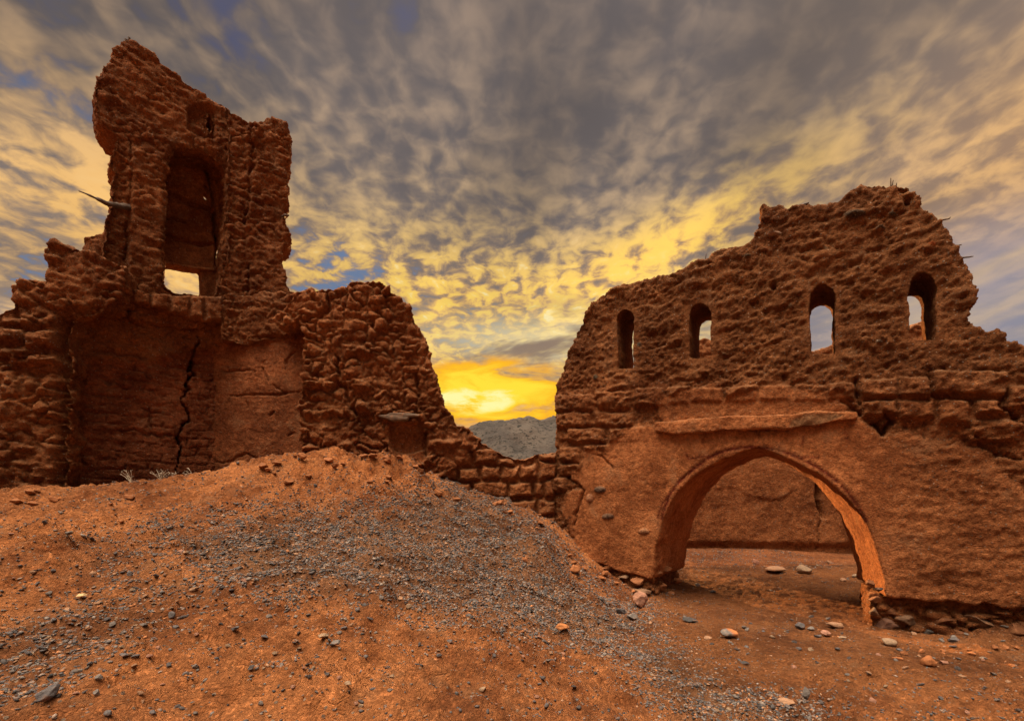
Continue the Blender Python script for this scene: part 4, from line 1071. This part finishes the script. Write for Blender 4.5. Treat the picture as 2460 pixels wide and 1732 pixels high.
# ------------------------------------------------------------------ gravel: one loose mass
def gravel():
    n = 820000; r = np.random.RandomState(3)
    # sample evenly over the slope as seen in plan
    X = r.uniform(-5.5, 6.5, n); Y = r.uniform(1.6, 11.0, n)
    zb = ground_base(X, Y); px, py = ground_px(X, Y, zb)
    ok = (px > -150) & (px < 2600) & (py < 1900)
    X, Y, px, py = X[ok], Y[ok], px[ok], py[ok]; N = len(X)
    p = np.stack([X, Y, X*0], 1)
    w = 45*fbm(p*1.6, 3, 71); dens = np.full(N, .035)
    nz = fbm(p*2.6, 4, 88); nz2 = fbm(p*7, 2, 89)
    for poly, k in GRAVEL_ZONES:
        dens = np.maximum(dens, k*sstep(poly_sd(px+w*1.3, py+w*.6, poly), -85, 85)*(.28+.72*sstep(nz+.4*nz2, -.30, .22)))
    dens = np.maximum(dens, .22*sstep(nz+.5*nz2, .10, .50))
    yard = sstep(px, 1500, 1700)
    dens *= 1-.80*yard*(py < 1650)
    dens = np.maximum(dens, .03*(Y > 8.2)*(px > 1620)*(px < 2100)*sstep(Y, 8.2, 9.0))
    keep = r.rand(N) < dens*.95
    X, Y, dens = X[keep], Y[keep], dens[keep]; N = len(X)
    Z = gz(X, Y)
    size = (.0066+.0115*r.rand(N)**2.0)*np.where(r.rand(N) < .05, 1.7, 1.0)*(.75+.17*Y/3)
    V0, F0 = ICO[1]; nv, nf = len(V0), len(F0)
    rnd = r.uniform(.62, 1.25, (N, nv)).astype(np.float32)
    V = V0[None]*rnd[..., None]*np.stack([np.ones(N), r.uniform(.55, .95, N), r.uniform(.28, .6, N)], 1)[:, None, :]
    tx = r.normal(0, .35, N); ty = r.normal(0, .35, N); a = r.uniform(0, 6.283, N)
    ca, sa = np.cos(tx)[:, None], np.sin(tx)[:, None]; y_, z_ = V[..., 1]*ca-V[..., 2]*sa, V[..., 1]*sa+V[..., 2]*ca; V[..., 1], V[..., 2] = y_, z_
    ca, sa = np.cos(ty)[:, None], np.sin(ty)[:, None]; x_, z_ = V[..., 0]*ca+V[..., 2]*sa, -V[..., 0]*sa+V[..., 2]*ca; V[..., 0], V[..., 2] = x_, z_
    ca, sa = np.cos(a)[:, None], np.sin(a)[:, None]; x_, y_ = V[..., 0]*ca-V[..., 1]*sa, V[..., 0]*sa+V[..., 1]*ca; V[..., 0], V[..., 1] = x_, y_
    V = V*size[:, None, None]+np.stack([X, Y, Z+size*.06], 1)[:, None, :]
    F = (F0[None]+(np.arange(N)*nv)[:, None, None]).reshape(-1, 3)
    pal = .85*np.array([SLATE, (.13, .12, .12), GREY, (.24, .205, .18), PALE, BUFF, DARK, (.40, .17, .07)]); ci = r.choice(len(pal), N, p=[.25, .20, .17, .11, .02, .09, .11, .05])
    c = pal[ci]*r.uniform(.7, 1.35, (N, 1)); t = np.ones((N, nv, 4), np.float32); t[..., :3] = c[:, None, :]
    print('gravel', N)
    o = mesh_obj('gravel', V.reshape(-1, 3), F, M_GRAVEL, None, t.reshape(-1, 4), smooth=False)
    tag(o, 'loose grey slate gravel run spilling down the orange mound', 'gravel', kind='stuff')
gravel()

# ------------------------------------------------------------------ dry plants on the crest
def plant(px, py, Y, w, h, n, label, seed):
    rr = random.Random(seed); x, y, z = at(px, py, Y); z = float(gz([x], [y])[0])
    root = empty('dry_plant', (x, y, z-.01), label, 'dry plant', 'dry plants along the crest of the mound')
    s = y/FPX
    for k in range(n):
        a = rr.uniform(-1, 1); L = h*s*rr.uniform(.6, 1.05); dx = a*w*s*.5; dy = rr.uniform(-.06, .06)
        pts = [(x+dx*t**1.1+rr.uniform(-.006, .006), y+dy*t, z+(L*1.25)*(t-.35*t*t*abs(a))+0) for t in (0, .35, .7, 1.0)]
        st = tube(pts, [.0045, .004, .003, .002], 'stem', M_DRY, root, 5, k, .2)
        for j in range(7):
            t = rr.uniform(.35, 1); p = Vector(pts[0]).lerp(Vector(pts[3]), t); p.z = z+(L*1.25)*(t-.35*t*t*abs(a))
            q = p+Vector((rr.uniform(-.035, .035), rr.uniform(-.02, .02), rr.uniform(.005, .035)))
            tube([p, q], [.003, .0035], 'twig', M_DRY, st, 4, j, .2, origin=None) if False else None
            V = [p, p.lerp(q, .5)+Vector((0, .004, .004)), q, p.lerp(q, .5)-Vector((0, .004, .004)), p.lerp(q, .5)+Vector((.004, 0, 0))]
            LEAF_V.extend([tuple(v) for v in V]); b_ = len(LEAF_V)-5; LEAF_F.extend([(b_, b_+1, b_+4), (b_+1, b_+2, b_+4), (b_+2, b_+3, b_+4), (b_+3, b_, b_+4), (b_, b_+3, b_+2, b_+1)])
    mesh_obj('dry_leaves', LEAF_V[:], np.array(LEAF_F, object), M_DRY, root); LEAF_V.clear(); LEAF_F.clear()
LEAF_V, LEAF_F = [], []
plant(318, 1152, 6.05, 60, 36, 5, 'leftmost dry plant on the crest, one long arching stem', 1)
plant(385, 1146, 6.1, 46, 26, 7, 'bushiest dry plant, in the middle of the crest row', 2)
plant(418, 1140, 6.15, 30, 18, 4, 'low dry sprig just right of the bushiest dry plant', 3)
plant(462, 1133, 6.2, 44, 20, 4, 'rightmost dry plant, below the long crack in the wall', 4)

# ------------------------------------------------------------------ the far hill
def hill():
    nx, ny = 360, 150; D = 420.0
    xs = np.linspace(-420, 520, nx); ys = np.linspace(330, 640, ny); X, Y = np.meshgrid(xs, ys); X, Y = X.ravel(), Y.ravel()
    prof = [(900, 1120), (1060, 1080), (1130, 1038), (1150, 1024), (1194, 1012), (1217, 1014), (1241, 1012), (1269, 1008), (1293, 1016), (1312, 1014), (1332, 1008), (1420, 1000), (1600, 1040), (1900, 1100)]
    pxs = CX+FPX*X/(D+30); pk = np.interp(pxs, [a for a, b in prof], [CZ+(HY-b)/FPX*(D+60) for a, b in prof])
    far = sstep(Y, 330, D+60)**.8*(1-sstep(Y, D+70, 640)); p = np.stack([X*.012, Y*.012, X*0], 1)
    rg = fbm(p*1.7, 6, 401, .55, True); z = pk*far+13*rg*far*(1-.75*np.exp(-((Y-D-60)/25)**2))+2.2*fbm(p*11, 4, 402, .6)*sstep(far, 0, .2)-1
    V = np.stack([X, Y, z], 1); i = (np.arange(ny-1)[:, None]*nx+np.arange(nx-1)[None]).ravel(); F = np.stack([i, i+1, i+nx+1, i+nx], 1)
    m = bpy.data.materials.new('hill_rock'); m.use_nodes = True; nt = m.node_tree; nt.nodes.clear(); b = NB(nt)
    tc = b.n('ShaderNodeTexCoord').outputs['Object']; n1 = b.noise(tc, .03, 6, .65); n2 = b.noise(tc, .25, 5, .7)
    col = b.mix(b.ss(n1, .38, .62), (.050, .045, .042), (.095, .082, .070)); col = b.mix(b.ss(n2, .54, .60), col, (.020, .020, .018))
    bp = b.n('ShaderNodeBump'); bp.inputs['Distance'].default_value = 6; b.put(bp.inputs['Height'], b.add(n1, b.mul(n2, .5)))
    q = b.n('ShaderNodeBsdfPrincipled'); b.put(q.inputs['Base Color'], col); q.inputs['Roughness'].default_value = 1; nt.links.new(bp.outputs[0], q.inputs['Normal'])
    o = b.n('ShaderNodeOutputMaterial'); nt.links.new(q.outputs[0], o.inputs[0])
    tag(mesh_obj('hill', V, F, m, None), kind='structure')
hill()
